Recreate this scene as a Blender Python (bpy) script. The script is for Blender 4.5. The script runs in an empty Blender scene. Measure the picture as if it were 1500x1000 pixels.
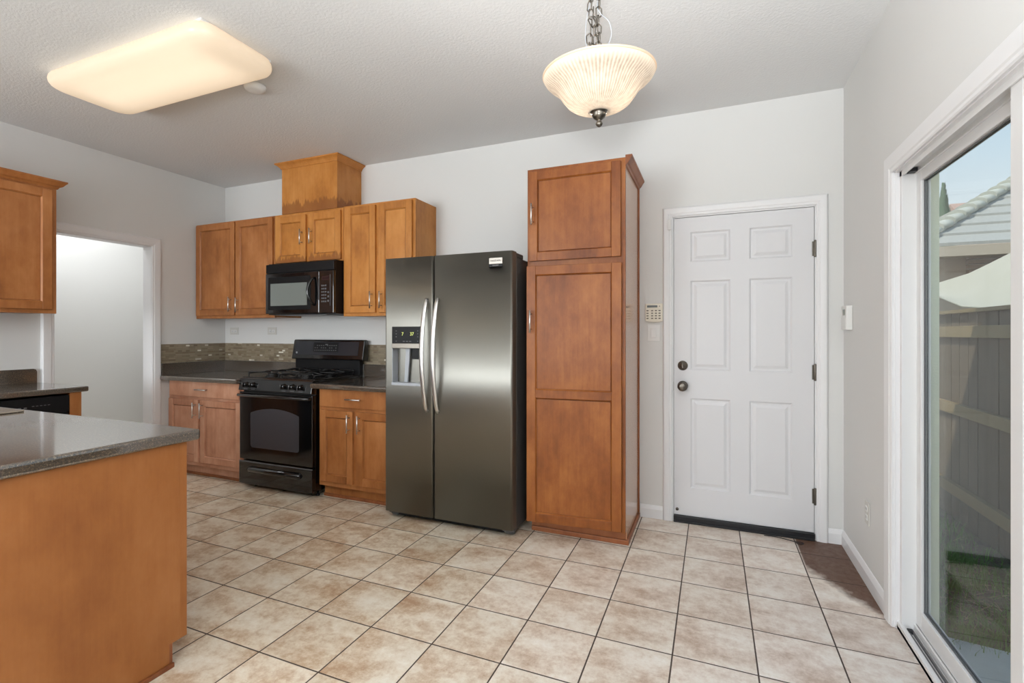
import bpy, bmesh, math, random
from mathutils import Vector, Matrix
random.seed(7)
PI = math.pi
SC = bpy.context.scene
COL = SC.collection

# ---------------------------------------------------------------- camera
TH = 0.391486
cam_d = bpy.data.cameras.new('camera')
cam = bpy.data.objects.new('camera', cam_d); COL.objects.link(cam)
cam.location = (0, 0, 1.2845)
cam.rotation_euler = (PI/2, 0, TH)
cam_d.sensor_fit = 'HORIZONTAL'; cam_d.sensor_width = 36.0
cam_d.lens = 36.0*712.5/1500
cam_d.shift_x = 0.0
cam_d.shift_y = -12.7/1500
cam_d.clip_start = 0.02; cam_d.clip_end = 200
SC.camera = cam

# ---------------------------------------------------------------- world, sun, daylight, added lamps
W = bpy.data.worlds.new('sky'); SC.world = W; W.use_nodes = True
nt = W.node_tree; nt.nodes.clear()
tc = nt.nodes.new('ShaderNodeTexCoord'); sep = nt.nodes.new('ShaderNodeSeparateXYZ')
rmp = nt.nodes.new('ShaderNodeValToRGB'); bg = nt.nodes.new('ShaderNodeBackground'); out = nt.nodes.new('ShaderNodeOutputWorld')
nt.links.new(tc.outputs['Generated'], sep.inputs[0]); nt.links.new(sep.outputs['Z'], rmp.inputs[0])
cr = rmp.color_ramp
cr.elements[0].position = 0.0; cr.elements[0].color = (0.55, 0.56, 0.55, 1)
cr.elements[1].position = 1.0; cr.elements[1].color = (0.22, 0.40, 0.72, 1)
for p_, c_ in ((0.12, (0.86, 0.90, 0.92, 1)), (0.26, (0.62, 0.77, 0.90, 1)), (0.42, (0.38, 0.60, 0.82, 1))):
    e_ = cr.elements.new(p_); e_.color = c_
nt.links.new(rmp.outputs[0], bg.inputs[0]); bg.inputs[1].default_value = 0.88
nt.links.new(bg.outputs[0], out.inputs[0])

def lamp(name, kind, loc, rot, energy, color=(1, 1, 1), size=None, size_y=None, **kw):
    d = bpy.data.lights.new(name, kind); d.energy = energy; d.color = color
    if kind == 'AREA':
        d.shape = 'RECTANGLE'; d.size = size; d.size_y = size_y or size
    elif kind in ('POINT', 'SPOT'):
        d.shadow_soft_size = size or 0.03
    elif kind == 'SUN':
        d.angle = 0.01
    for k, v in kw.items(): setattr(d, k, v)
    o = bpy.data.objects.new(name, d); COL.objects.link(o); o.location = loc; o.rotation_euler = rot
    return o
def aim(v):
    return Vector(v).to_track_quat('-Z', 'Y').to_euler()

lamp('sun', 'SUN', (0, 0, 8), aim((0.62, 0.45, -0.95)), 3.0, (1.0, 0.96, 0.9))
# added fill lamp for overall brightness, set in an assumed opening behind the camera
lamp('rear_fill', 'AREA', (-0.72, -2.46, 1.45), aim((-0.15, 1, 0.45)), 32, (0.91, 0.96, 1.0), 2.3, 1.9)
lamp('kitchen_fill', 'AREA', (-3.35, -2.46, 1.55), aim((-0.15, 1, 0.5)), 98, (0.91, 0.96, 1.0), 1.7, 1.4)  # added fill lamp to brighten the kitchen, set in the other rear opening
# added fill spot behind the camera, turned up to bounce off the ceiling
lamp('bounce_fill', 'SPOT', (0.05, -0.55, 1.35), aim((0.05, 0.28, 1)), 440, (0.95, 0.975, 1.0), 0.12, spot_size=2.4, spot_blend=0.8)
# assumed, unseen ceiling lamp of the hall beyond the left opening
lamp('assumed_hall_lamp', 'AREA', (-5.25, 2.6, 2.74), (0, 0, 0), 14, (0.97, 0.985, 1.0), 0.5, 0.8)
# daylight entering through the sliding door's opening: a portal only, gives no light itself
lamp('slider_portal', 'AREA', (0.90, 1.73, 1.0), aim((-1, 0, 0)), 1, (1, 1, 1), 1.75, 1.95)
bpy.data.lights['slider_portal'].cycles.is_portal = True

vs = SC.view_settings
vs.view_transform = 'Standard'; vs.look = 'None'; vs.exposure = 0.28; vs.gamma = 1.0; vs.use_curve_mapping = False
SC.cycles.max_bounces = 10; SC.cycles.diffuse_bounces = 5; SC.cycles.glossy_bounces = 4
SC.cycles.transmission_bounces = 6; SC.cycles.transparent_max_bounces = 12
SC.cycles.use_denoising = True
SC.cycles.sample_clamp_indirect = 4.0
SC.cycles.caustics_reflective = False; SC.cycles.caustics_refractive = False

# ---------------------------------------------------------------- materials
def s2l(c): return tuple(((x/255)/12.92 if x/255 <= 0.04045 else ((x/255+0.055)/1.055)**2.4) for x in c)
class NT:
    def __init__(s, name):
        s.m = bpy.data.materials.new(name); s.m.use_nodes = True
        s.t = s.m.node_tree; s.t.nodes.clear()
        s.out = s.n('ShaderNodeOutputMaterial')
    def n(s, typ, **kw):
        nd = s.t.nodes.new(typ)
        for k, v in kw.items(): setattr(nd, k, v)
        return nd
    def l(s, a, b): s.t.links.new(a, b)
    def v(s, x, sock):
        if hasattr(x, 'links') or isinstance(x, bpy.types.NodeSocket): s.l(x, sock)
        else: sock.default_value = x
    def math(s, op, a, b=0.0, clamp=False):
        nd = s.n('ShaderNodeMath', operation=op, use_clamp=clamp); s.v(a, nd.inputs[0]); s.v(b, nd.inputs[1]); return nd.outputs[0]
    def mix(s, f, a, b, blend='MIX'):
        nd = s.n('ShaderNodeMix', data_type='RGBA', blend_type=blend)
        s.v(f, nd.inputs[0]); s.v(a if not isinstance(a, tuple) else (*a, 1)[:4], nd.inputs[6]); s.v(b if not isinstance(b, tuple) else (*b, 1)[:4], nd.inputs[7])
        return nd.outputs[2]
    def noise(s, vec, scale, detail=3, rough=0.5, w=None):
        nd = s.n('ShaderNodeTexNoise')
        if w is not None: nd.noise_dimensions = '4D'; s.v(w, nd.inputs['W'])
        s.l(vec, nd.inputs['Vector']); nd.inputs['Scale'].default_value = scale
        nd.inputs['Detail'].default_value = detail; nd.inputs['Roughness'].default_value = rough
        return nd.outputs['Fac']
    def mapping(s, vec, scale=(1, 1, 1), loc=(0, 0, 0)):
        nd = s.n('ShaderNodeMapping'); s.l(vec, nd.inputs[0]); nd.inputs['Scale'].default_value = scale; nd.inputs['Location'].default_value = loc
        return nd.outputs[0]
    def ramp(s, fac, stops):
        nd = s.n('ShaderNodeValToRGB'); s.l(fac, nd.inputs[0]); c = nd.color_ramp
        c.elements[0].position = stops[0][0]; c.elements[0].color = (*stops[0][1], 1)
        c.elements[1].position = stops[-1][0]; c.elements[1].color = (*stops[-1][1], 1)
        for p, q in stops[1:-1]:
            e = c.elements.new(p); e.color = (*q, 1)
        return nd.outputs[0]
    def obj(s): return s.n('ShaderNodeTexCoord').outputs['Object']
    def rand(s): return s.n('ShaderNodeObjectInfo').outputs['Random']
    def bump(s, h, strength=0.2, dist=0.002):
        nd = s.n('ShaderNodeBump'); nd.inputs['Strength'].default_value = strength; nd.inputs['Distance'].default_value = dist
        s.l(h, nd.inputs['Height']); return nd.outputs[0]
    def bsdf(s, base, rough=0.5, metal=0.0, **kw):
        b = s.n('ShaderNodeBsdfPrincipled')
        s.v(base if not isinstance(base, tuple) else (*base, 1)[:4], b.inputs['Base Color'])
        s.v(rough, b.inputs['Roughness']); b.inputs['Metallic'].default_value = metal
        for k, v in kw.items(): s.v(v if not (isinstance(v, tuple) and len(v) == 3) else (*v, 1), b.inputs[k.replace('_', ' ')])
        s.l(b.outputs[0], s.out.inputs[0]); return b

def simple(name, rgb, rough=0.5, metal=0.0, **kw):
    t = NT(name); t.bsdf(s2l(rgb), rough, metal, **kw); return t.m

def paint(name, rgb, scale=140, strength=0.25, dist=0.0012, rough=0.6):
    t = NT(name); o = t.obj()
    h = t.noise(o, scale, 2, 0.6)
    c = t.noise(o, 1.3, 2)
    col = t.mix(c, s2l(rgb), s2l(tuple(x*0.97 for x in rgb)))
    b = t.bsdf(col, rough); t.l(t.bump(h, strength, dist), b.inputs['Normal']); return t.m
M_WALL = paint('wall_paint', (222, 222, 220))
M_CEIL = paint('ceiling_texture_paint', (222, 223, 223), 75, 0.5, 0.004, 0.85)
M_TRIM = simple('white_trim_paint', (230, 230, 231), 0.35)
M_DOORW = simple('white_door_paint', (217, 217, 219), 0.38)
M_VINYL = simple('white_vinyl', (226, 226, 226), 0.35)
M_EXTW = paint('exterior_stucco', (250, 248, 218), 120, 0.4, 0.003, 0.9)

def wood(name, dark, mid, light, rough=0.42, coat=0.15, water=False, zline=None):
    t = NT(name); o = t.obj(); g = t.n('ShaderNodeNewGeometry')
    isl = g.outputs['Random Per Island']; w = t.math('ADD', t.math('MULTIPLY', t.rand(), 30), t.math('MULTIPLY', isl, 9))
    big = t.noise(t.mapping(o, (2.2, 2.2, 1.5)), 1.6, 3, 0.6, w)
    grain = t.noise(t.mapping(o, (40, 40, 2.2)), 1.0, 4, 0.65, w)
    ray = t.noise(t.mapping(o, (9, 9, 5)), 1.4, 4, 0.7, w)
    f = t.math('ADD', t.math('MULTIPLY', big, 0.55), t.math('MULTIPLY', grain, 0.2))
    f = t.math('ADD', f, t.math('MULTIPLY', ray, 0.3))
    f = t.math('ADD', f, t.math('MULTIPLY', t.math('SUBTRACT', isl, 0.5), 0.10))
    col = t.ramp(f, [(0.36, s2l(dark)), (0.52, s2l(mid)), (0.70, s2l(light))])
    if water:
        # finish worn away in runs along the lower edge
        sp = t.n('ShaderNodeSeparateXYZ'); t.l(o, sp.inputs[0])
        spikes = t.noise(t.mapping(o, (28, 28, 3)), 1.0, 3, 0.7)
        edge = t.math('ADD', zline, t.math('MULTIPLY', t.math('SUBTRACT', spikes, 0.42), 0.22))
        mk = t.math('MULTIPLY', t.math('SUBTRACT', edge, sp.outputs['Z']), 60, True)
        col = t.mix(t.math('MULTIPLY', mk, 0.7), col, s2l((128, 76, 36)))
    b = t.bsdf(col, rough, Coat_Weight=coat, Coat_Roughness=0.12, Specular_IOR_Level=0.35)
    t.l(t.bump(grain, 0.05, 0.001), b.inputs['Normal']); return t.m
M_WOOD = wood('stained_maple', (126, 74, 34), (162, 102, 54), (186, 126, 76))
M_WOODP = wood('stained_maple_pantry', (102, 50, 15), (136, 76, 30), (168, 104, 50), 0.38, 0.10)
M_WOODO = wood('golden_stained_maple', (150, 90, 34), (186, 122, 56), (206, 144, 78))
M_WOODW = wood('golden_maple_worn', (150, 90, 34), (186, 122, 56), (206, 144, 78), water=True, zline=0.075)
M_WOODD = wood('golden_maple_worn_door', (150, 90, 34), (186, 122, 56), (206, 144, 78), water=True, zline=0.05)
M_WOODN = wood('peninsula_maple_veneer', (130, 76, 36), (148, 92, 46), (162, 106, 60), 0.5, 0.08)
M_WOODL = wood('maple_painted_sheen', (162, 104, 74), (196, 142, 112), (216, 168, 140))  # base colour lightened to carry the sheen from the hall
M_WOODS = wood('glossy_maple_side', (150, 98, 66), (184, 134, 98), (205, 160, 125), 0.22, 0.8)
M_SHADELINE = simple('panel_shadow_line', (96, 52, 26), 0.5)  # dark colour standing in for the shadow line round door panels
M_DARKW = wood('dark_edge_maple', (110, 60, 32), (142, 84, 50), (166, 104, 64))

def laminate():
    t = NT('speckled_brown_laminate'); o = t.obj()
    a = t.noise(o, 330, 2, 0.7); b_ = t.noise(o, 140, 2, 0.6)
    f = t.math('ADD', t.math('MULTIPLY', a, 0.6), t.math('MULTIPLY', b_, 0.4))
    col = t.ramp(f, [(0.38, s2l((26, 22, 19))), (0.48, s2l((62, 52, 43))), (0.56, s2l((84, 71, 58))), (0.68, s2l((158, 140, 112)))])
    b = t.bsdf(col, 0.30, Specular_IOR_Level=0.6, Coat_Weight=1.0, Coat_Roughness=0.07, Coat_IOR=1.95); return t.m
M_LAM = laminate()

def mosaic():
    t = NT('mosaic_strip_tile'); o = t.obj()
    sp = t.n('ShaderNodeSeparateXYZ'); t.l(o, sp.inputs[0])
    cb = t.n('ShaderNodeCombineXYZ'); t.l(t.math('ADD', sp.outputs[0], sp.outputs[1]), cb.inputs[0]); t.l(sp.outputs[2], cb.inputs[1])
    br = t.n('ShaderNodeTexBrick'); t.l(cb.outputs[0], br.inputs[0])
    br.offset = 0.37; br.offset_frequency = 1; br.squash = 0.6; br.squash_frequency = 3
    br.inputs['Color1'].default_value = (0, 0, 0, 1); br.inputs['Color2'].default_value = (1, 1, 1, 1); br.inputs['Mortar'].default_value = (0.45, 0.45, 0.45, 1)
    br.inputs['Scale'].default_value = 1; br.inputs['Mortar Size'].default_value = 0.0012; br.inputs['Brick Width'].default_value = 0.062; br.inputs['Row Height'].default_value = 0.0165
    br.inputs['Bias'].default_value = 0.0
    col = t.ramp(br.outputs['Color'], [(0.0, s2l((112, 98, 80))), (0.3, s2l((138, 126, 104))), (0.6, s2l((146, 134, 114))), (0.92, s2l((124, 108, 86))), (0.95, s2l((222, 216, 200)))])
    col = t.mix(t.math('MULTIPLY', br.outputs['Fac'], 0.6), col, s2l((120, 110, 95)))
    t.bsdf(col, 0.25); return t.m
M_MOS = mosaic()

def floor_mat():
    t = NT('ceramic_floor_tile'); geo = t.n('ShaderNodeNewGeometry'); P = geo.outputs['Position']
    T = 0.30789; X0 = -2.3044; Y0 = 2.3456
    sp = t.n('ShaderNodeSeparateXYZ'); t.l(P, sp.inputs[0])
    gx = t.math('DIVIDE', t.math('SUBTRACT', sp.outputs[0], X0), T); gy = t.math('DIVIDE', t.math('SUBTRACT', sp.outputs[1], Y0), T)
    fx, fy = t.math('FLOOR', gx), t.math('FLOOR', gy)
    dx = t.math('ABSOLUTE', t.math('SUBTRACT', t.math('FRACT', gx), 0.5)); dy = t.math('ABSOLUTE', t.math('SUBTRACT', t.math('FRACT', gy), 0.5))
    wob = t.math('MULTIPLY', t.math('SUBTRACT', t.noise(P, 60, 2), 0.5), 0.003)
    d = t.math('ADD', t.math('MAXIMUM', dx, dy), wob)
    gr = t.math('MULTIPLY', t.math('SUBTRACT', d, 0.4885), 300, True)
    cell = t.n('ShaderNodeCombineXYZ'); t.l(fx, cell.inputs[0]); t.l(fy, cell.inputs[1])
    wn = t.n('ShaderNodeTexWhiteNoise'); wn.noise_dimensions = '2D'; t.l(cell.outputs[0], wn.inputs['Vector'])
    w = t.math('MULTIPLY', wn.outputs['Value'], 40)
    mp = t.mapping(P, (1, 1.6, 1))
    n1 = t.noise(mp, 4.2, 6, 0.66, w); n2 = t.noise(P, 30, 6, 0.78, w); n3 = t.noise(P, 120, 3, 0.6)
    f = t.math('ADD', t.math('MULTIPLY', n1, 0.70), t.math('MULTIPLY', n2, 0.42)); f = t.math('SUBTRACT', f, 0.06)
    warm = t.ramp(f, [(0.36, s2l((172, 138, 106))), (0.45, s2l((200, 176, 148))), (0.53, s2l((222, 208, 186))), (0.64, s2l((236, 228, 212)))])
    cool = t.ramp(f, [(0.36, s2l((184, 164, 148))), (0.46, s2l((212, 198, 186))), (0.55, s2l((228, 220, 210))), (0.65, s2l((238, 234, 228)))])
    fc = t.math('MULTIPLY', t.math('ADD', sp.outputs[0], t.math('ADD', 1.3, t.math('MULTIPLY', wn.outputs['Value'], 0.5))), 0.55, True)
    col = t.mix(fc, warm, cool)
    pit = t.math('MULTIPLY', t.math('SUBTRACT', n3, 0.62), 5, True)
    col = t.mix(t.math('MULTIPLY', pit, 0.35), col, s2l((150, 118, 92)))
    tone = t.math('ADD', 0.93, t.math('MULTIPLY', wn.outputs['Value'], 0.10))
    tn = t.n('ShaderNodeCombineXYZ'); [t.l(tone, tn.inputs[i]) for i in range(3)]
    col = t.mix(1.0, col, tn.outputs[0], 'MULTIPLY')
    # uneven dark brown patch over the corner tiles by the entry door
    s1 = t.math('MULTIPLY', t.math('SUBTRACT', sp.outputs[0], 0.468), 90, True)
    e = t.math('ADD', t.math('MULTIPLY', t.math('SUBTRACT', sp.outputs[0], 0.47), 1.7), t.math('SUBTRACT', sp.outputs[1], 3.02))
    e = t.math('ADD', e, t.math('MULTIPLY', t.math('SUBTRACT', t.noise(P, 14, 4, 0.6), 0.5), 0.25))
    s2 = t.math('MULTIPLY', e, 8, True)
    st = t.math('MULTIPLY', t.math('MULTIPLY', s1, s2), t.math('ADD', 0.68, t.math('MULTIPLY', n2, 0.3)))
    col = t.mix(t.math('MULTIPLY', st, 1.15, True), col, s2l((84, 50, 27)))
    col = t.mix(gr, col, s2l((72, 60, 52)))
    rg = t.math('ADD', t.math('ADD', 0.36, t.math('MULTIPLY', n2, 0.25)), t.math('MULTIPLY', gr, 0.4))
    b = t.bsdf(col, rg)
    h = t.math('SUBTRACT', t.math('ADD', t.math('MULTIPLY', n2, 0.35), t.math('MULTIPLY', n3, 0.12)), gr)
    t.l(t.bump(h, 0.35, 0.002), b.inputs['Normal']); return t.m
M_FLOOR = floor_mat()

def steel(name, c, rough=0.32):
    t = NT(name); o = t.obj()
    n = t.noise(t.mapping(o, (1.2, 1.2, 260)), 2.0, 2, 0.6)
    b = t.bsdf(s2l(c), t.math('ADD', rough-0.05, t.math('MULTIPLY', n, 0.10)), 1.0, Anisotropic=0.55)
    t.l(t.bump(n, 0.03, 0.0005), b.inputs['Normal']); return t.m
M_STEEL = steel('brushed_stainless', (140, 138, 131), 0.42)
M_CHROME = simple('satin_bar_metal', (226, 225, 224), 0.30, 1.0)
M_NICKEL = simple('brushed_nickel', (150, 144, 136), 0.3, 1.0)
M_AGED = simple('antique_pewter', (112, 106, 98), 0.32, 1.0)
M_BLACK = simple('gloss_black_enamel', (14, 14, 15), 0.10, Coat_Weight=0.5, Coat_Roughness=0.05)
M_BLACKM = simple('satin_black', (16, 16, 18), 0.4, Specular_IOR_Level=0.25)
M_IRON = simple('black_cast_iron', (16, 16, 17), 0.38)
M_GLASSB = simple('grey_oven_glass', (66, 66, 70), 0.12)
M_MWGLASS = simple('grey_screened_glass', (120, 126, 122), 0.16)
M_PANELG = simple('charcoal_control_glass', (44, 45, 50), 0.2)
M_GREYSIDE = simple('dark_grey_appliance_side', (84, 82, 80), 0.35)
M_GREYPL = simple('light_grey_plastic', (168, 172, 178), 0.35)
M_GREYMID = simple('mid_grey_plastic', (96, 96, 98), 0.4)
M_MARK = simple('pale_grey_print', (168, 168, 168), 0.5)
M_MARKD = simple('dim_grey_print', (96, 96, 98), 0.5)
M_RUBBER = simple('black_rubber', (20, 20, 24), 0.5)
M_CREAM = simple('cream_plastic', (228, 222, 206), 0.45)
M_PLATE = simple('worn_white_plastic', (204, 202, 196), 0.45)
M_WHITEP = simple('white_plastic', (226, 226, 224), 0.4)
M_BTN = simple('brown_grey_key', (112, 104, 92), 0.5)
M_LCD = simple('dark_lcd', (66, 66, 60), 0.2)
M_LCDG = simple('grey_lcd', (128, 132, 124), 0.25)
M_SINK = simple('satin_sink_steel', (190, 182, 166), 0.25, 1.0)
M_KICK = M_DARKW

def emis(name, rgb, s):
    t = NT(name); e = t.n('ShaderNodeEmission'); e.inputs[0].default_value = (*s2l(rgb), 1); e.inputs[1].default_value = s
    t.l(e.outputs[0], t.out.inputs[0]); return t.m
M_DIGIT = emis('green_display_digit', (214, 224, 130), 1.3)
M_BULB = emis('lit_bulb', (255, 240, 215), 3)
M_TUBE = emis('lit_fluorescent_tube', (255, 236, 205), 0.7)

def glass_pane():
    t = NT('clear_window_glass'); f = t.n('ShaderNodeLayerWeight'); f.inputs[0].default_value = 0.5
    tr = t.n('ShaderNodeBsdfTransparent'); tr.inputs[0].default_value = (0.95, 0.968, 0.955, 1)
    gl = t.n('ShaderNodeBsdfGlossy'); gl.inputs['Roughness'].default_value = 0.02
    mx = t.n('ShaderNodeMixShader'); t.l(t.math('ADD', 0.03, t.math('MULTIPLY', t.math('POWER', f.outputs['Facing'], 5.0), 0.6), True), mx.inputs[0]); t.l(tr.outputs[0], mx.inputs[1]); t.l(gl.outputs[0], mx.inputs[2])
    t.l(mx.outputs[0], t.out.inputs[0]); return t.m
M_GLASS = glass_pane()

def shade_mat(name, col, emit, ecol, trans=0.6, rough=0.3, flute=False):
    t = NT(name)
    df = t.n('ShaderNodeBsdfDiffuse'); df.inputs[0].default_value = (*s2l(col), 1)
    tl = t.n('ShaderNodeBsdfTranslucent'); tl.inputs[0].default_value = (*s2l(col), 1)
    m1 = t.n('ShaderNodeMixShader'); m1.inputs[0].default_value = trans; t.l(df.outputs[0], m1.inputs[1]); t.l(tl.outputs[0], m1.inputs[2])
    gl = t.n('ShaderNodeBsdfGlossy'); gl.inputs['Roughness'].default_value = rough
    m2 = t.n('ShaderNodeMixShader'); m2.inputs[0].default_value = 0.05; t.l(m1.outputs[0], m2.inputs[1]); t.l(gl.outputs[0], m2.inputs[2])
    em = t.n('ShaderNodeEmission'); em.inputs[0].default_value = (*s2l(ecol), 1); em.inputs[1].default_value = emit
    ad = t.n('ShaderNodeAddShader'); t.l(m2.outputs[0], ad.inputs[0]); t.l(em.outputs[0], ad.inputs[1])
    if flute:       # pressed ribs: thick and thin glass alternate round the bowl
        sp = t.n('ShaderNodeSeparateXYZ'); t.l(t.obj(), sp.inputs[0])
        an = t.math('ARCTAN2', sp.outputs[1], sp.outputs[0])
        rr = t.math('SQRT', t.math('ADD', t.math('POWER', sp.outputs[0], 2.0), t.math('POWER', sp.outputs[1], 2.0)))
        w = t.math('SINE', t.math('MULTIPLY', an, 84.0))
        nz = t.noise(t.mapping(t.obj(), (1, 1, 0.05)), 75, 2)
        w = t.math('ADD', t.math('MULTIPLY', w, 0.35), t.math('MULTIPLY', nz, 0.9))
        fade = t.math('MULTIPLY', t.math('SUBTRACT', 0.197, rr), 40, True)
        k = t.math('MULTIPLY', t.math('MULTIPLY', w, fade), 0.75, True)
        c = t.mix(k, s2l(col), s2l((150, 128, 108)))
        t.l(c, df.inputs[0]); t.l(c, tl.inputs[0])
    t.l(ad.outputs[0], t.out.inputs[0]); return t.m
M_LENS = shade_mat('lit_acrylic_lens', (244, 234, 220), 0.17, (255, 232, 204), 0.7)
M_BOWL = shade_mat('frosted_ribbed_glass', (244, 236, 224), 0.06, (255, 242, 226), 0.60, 0.3, True)

# exterior materials
def dirt():
    t = NT('yard_dirt'); o = t.obj(); n = t.noise(o, 9, 6, 0.7); n2 = t.noise(o, 60, 4, 0.7)
    f = t.math('ADD', t.math('MULTIPLY', n, 0.5), t.math('MULTIPLY', n2, 0.5))
    col = t.ramp(f, [(0.35, s2l((70, 58, 44))), (0.5, s2l((116, 100, 80))), (0.56, s2l((96, 108, 64))), (0.68, s2l((176, 160, 134)))])
    b = t.bsdf(col, 0.9); t.l(t.bump(n2, 0.8, 0.02), b.inputs['Normal']); return t.m
M_DIRT = dirt()
def weathered(name, a, b_):
    t = NT(name); o = t.obj(); g = t.n('ShaderNodeNewGeometry')
    n = t.noise(t.mapping(o, (30, 30, 2)), 1.0, 4, 0.7, t.math('MULTIPLY', g.outputs['Random Per Island'], 20))
    t.bsdf(t.mix(n, s2l(a), s2l(b_)), 0.85); return t.m
M_FENCE = weathered('weathered_fence_wood', (72, 60, 44), (108, 94, 72))
M_RAIL = weathered('fence_rail_wood', (112, 96, 66), (142, 124, 88))
M_EAVE = weathered('brown_eave_boards', (150, 122, 98), (186, 160, 132))
M_FASCIA = simple('tan_fascia', (196, 180, 158), 0.7)
M_ROOF = weathered('grey_roof_tile', (158, 156, 148), (190, 188, 180))
M_ROOFC = weathered('pale_hip_tile', (176, 176, 164), (204, 204, 192))
M_REDROOF = weathered('red_far_roof_tile', (176, 140, 124), (205, 176, 160))
def sail_m():
    t = NT('off_white_shade_cloth'); o = t.obj(); n = t.noise(o, 3, 4)
    df = t.n('ShaderNodeBsdfDiffuse'); t.l(t.mix(n, s2l((206, 202, 184)), s2l((224, 220, 206))), df.inputs[0])
    tl = t.n('ShaderNodeBsdfTranslucent'); tl.inputs[0].default_value = (*s2l((214, 208, 190)), 1)
    m = t.n('ShaderNodeMixShader'); m.inputs[0].default_value = 0.35; t.l(df.outputs[0], m.inputs[1]); t.l(tl.outputs[0], m.inputs[2]); t.l(m.outputs[0], t.out.inputs[0]); return t.m
M_SAIL = sail_m()
M_CONC = paint('patio_concrete', (206, 212, 210), 50, 0.3, 0.003, 0.85)
M_GRASS = weathered('yard_grass', (84, 122, 58), (146, 172, 96))
M_LEAF = weathered('cypress_foliage', (80, 110, 84), (120, 146, 110))
M_STUCCO2 = paint('neighbour_stucco', (206, 184, 158), 60, 0.3, 0.004, 0.9)
M_TWIG = weathered('dry_straw', (150, 132, 96), (186, 170, 130))

# ---------------------------------------------------------------- mesh helpers
def box(bm, x0, x1, y0, y1, z0, z1, bev=0.0, seg=2, mi=0, M=None):
    if x0 > x1: x0, x1 = x1, x0
    if y0 > y1: y0, y1 = y1, y0
    if z0 > z1: z0, z1 = z1, z0
    b = bmesh.new()
    vs_ = [b.verts.new((x, y, z)) for x in (x0, x1) for y in (y0, y1) for z in (z0, z1)]
    for f in ((0, 1, 3, 2), (4, 6, 7, 5), (0, 4, 5, 1), (2, 3, 7, 6), (0, 2, 6, 4), (1, 5, 7, 3)):
        b.faces.new([vs_[i] for i in f])
    if bev > 0:
        bmesh.ops.bevel(b, geom=list(b.edges), offset=min(bev, (x1-x0)*.45, (y1-y0)*.45, (z1-z0)*.45), segments=seg, affect='EDGES', profile=0.5)
    bmesh.ops.recalc_face_normals(b, faces=b.faces)
    merge(bm, b, M, mi)
def merge(bm, b, M=None, mi=None):
    if M is not None: bmesh.ops.transform(b, matrix=M, verts=b.verts)
    mp = {v: bm.verts.new(v.co) for v in b.verts}
    for f in b.faces:
        nf = bm.faces.new([mp[v] for v in f.verts]); nf.material_index = f.material_index if mi is None else mi; nf.smooth = f.smooth
    b.free()
def prism(bm, pts, axis, a, b_, bev=0.0, seg=2, smooth=False):
    """extrude a closed 2D outline along axis ('x','y','z') from a to b_"""
    t = bmesh.new()
    def P(p, q):
        return {'x': (q, p[0], p[1]), 'y': (p[0], q, p[1]), 'z': (p[0], p[1], q)}[axis]
    A = [t.verts.new(P(p, a)) for p in pts]; B = [t.verts.new(P(p, b_)) for p in pts]
    n = len(pts)
    t.faces.new(A); t.faces.new(list(reversed(B)))
    for i in range(n):
        f = t.faces.new([A[i], B[i], B[(i+1) % n], A[(i+1) % n]]); f.smooth = smooth
    bmesh.ops.recalc_face_normals(t, faces=t.faces)
    if bev: bmesh.ops.bevel(t, geom=list(t.edges), offset=bev, segments=seg, affect='EDGES', profile=0.5)
    merge(bm, t)
def tube(bm, pts, r, seg=10, closed=False, caps=True, flat=1.0):
    pts = [Vector(p) for p in pts]; n = len(pts)
    rs = r if isinstance(r, (list, tuple)) else [r]*n
    rings = []; up = None
    for i, p in enumerate(pts):
        d = (pts[(i+1) % n]-pts[i-1]) if closed else (pts[min(i+1, n-1)]-pts[max(i-1, 0)])
        d.normalize()
        if up is None:
            up = Vector((0, 0, 1)) if abs(d.z) < 0.9 else Vector((1, 0, 0))
        s = d.cross(up).normalized(); up = s.cross(d).normalized()
        rings.append([bm.verts.new(p + (s*math.cos(2*PI*k/seg)*rs[i] + up*math.sin(2*PI*k/seg)*rs[i]*flat)) for k in range(seg)])
    m = n if closed else n-1
    for i in range(m):
        a, b = rings[i], rings[(i+1) % n]
        for k in range(seg):
            f = bm.faces.new([a[k], a[(k+1) % seg], b[(k+1) % seg], b[k]]); f.smooth = True
    if caps and not closed:
        bm.faces.new(list(reversed(rings[0]))); bm.faces.new(rings[-1])
def lathe(bm, prof, c, seg=48, axis='z', mod=None, closed=False):
    """prof: list of (r, h); revolve round axis through c"""
    rings = []
    for (r, h) in prof:
        ring = []
        for k in range(seg):
            a = 2*PI*k/seg; rr = r if mod is None else r*(1+mod(a, h))
            u, v = rr*math.cos(a), rr*math.sin(a)
            co = {'z': (c[0]+u, c[1]+v, c[2]+h), 'y': (c[0]+u, c[1]-h, c[2]+v), 'x': (c[0]-h, c[1]+u, c[2]+v)}[axis]
            ring.append(bm.verts.new(co))
        rings.append(ring)
    for i in range(len(rings)-1):
        a, b = rings[i], rings[i+1]
        for k in range(seg):
            f = bm.faces.new([a[k], a[(k+1) % seg], b[(k+1) % seg], b[k]]); f.smooth = True
    if prof[0][0] > 1e-4 and not closed: bm.faces.new(list(reversed(rings[0])))
    if prof[-1][0] > 1e-4 and not closed: bm.faces.new(rings[-1])
def rrect(x0, x1, z0, z1, r, n=6):
    pts = []
    for cx, cz, a0 in ((x1-r, z1-r, 0), (x0+r, z1-r, 90), (x0+r, z0+r, 180), (x1-r, z0+r, 270)):
        for i in range(n+1):
            a = math.radians(a0+90*i/n); pts.append((cx+r*math.cos(a), cz+r*math.sin(a)))
    return pts

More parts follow.
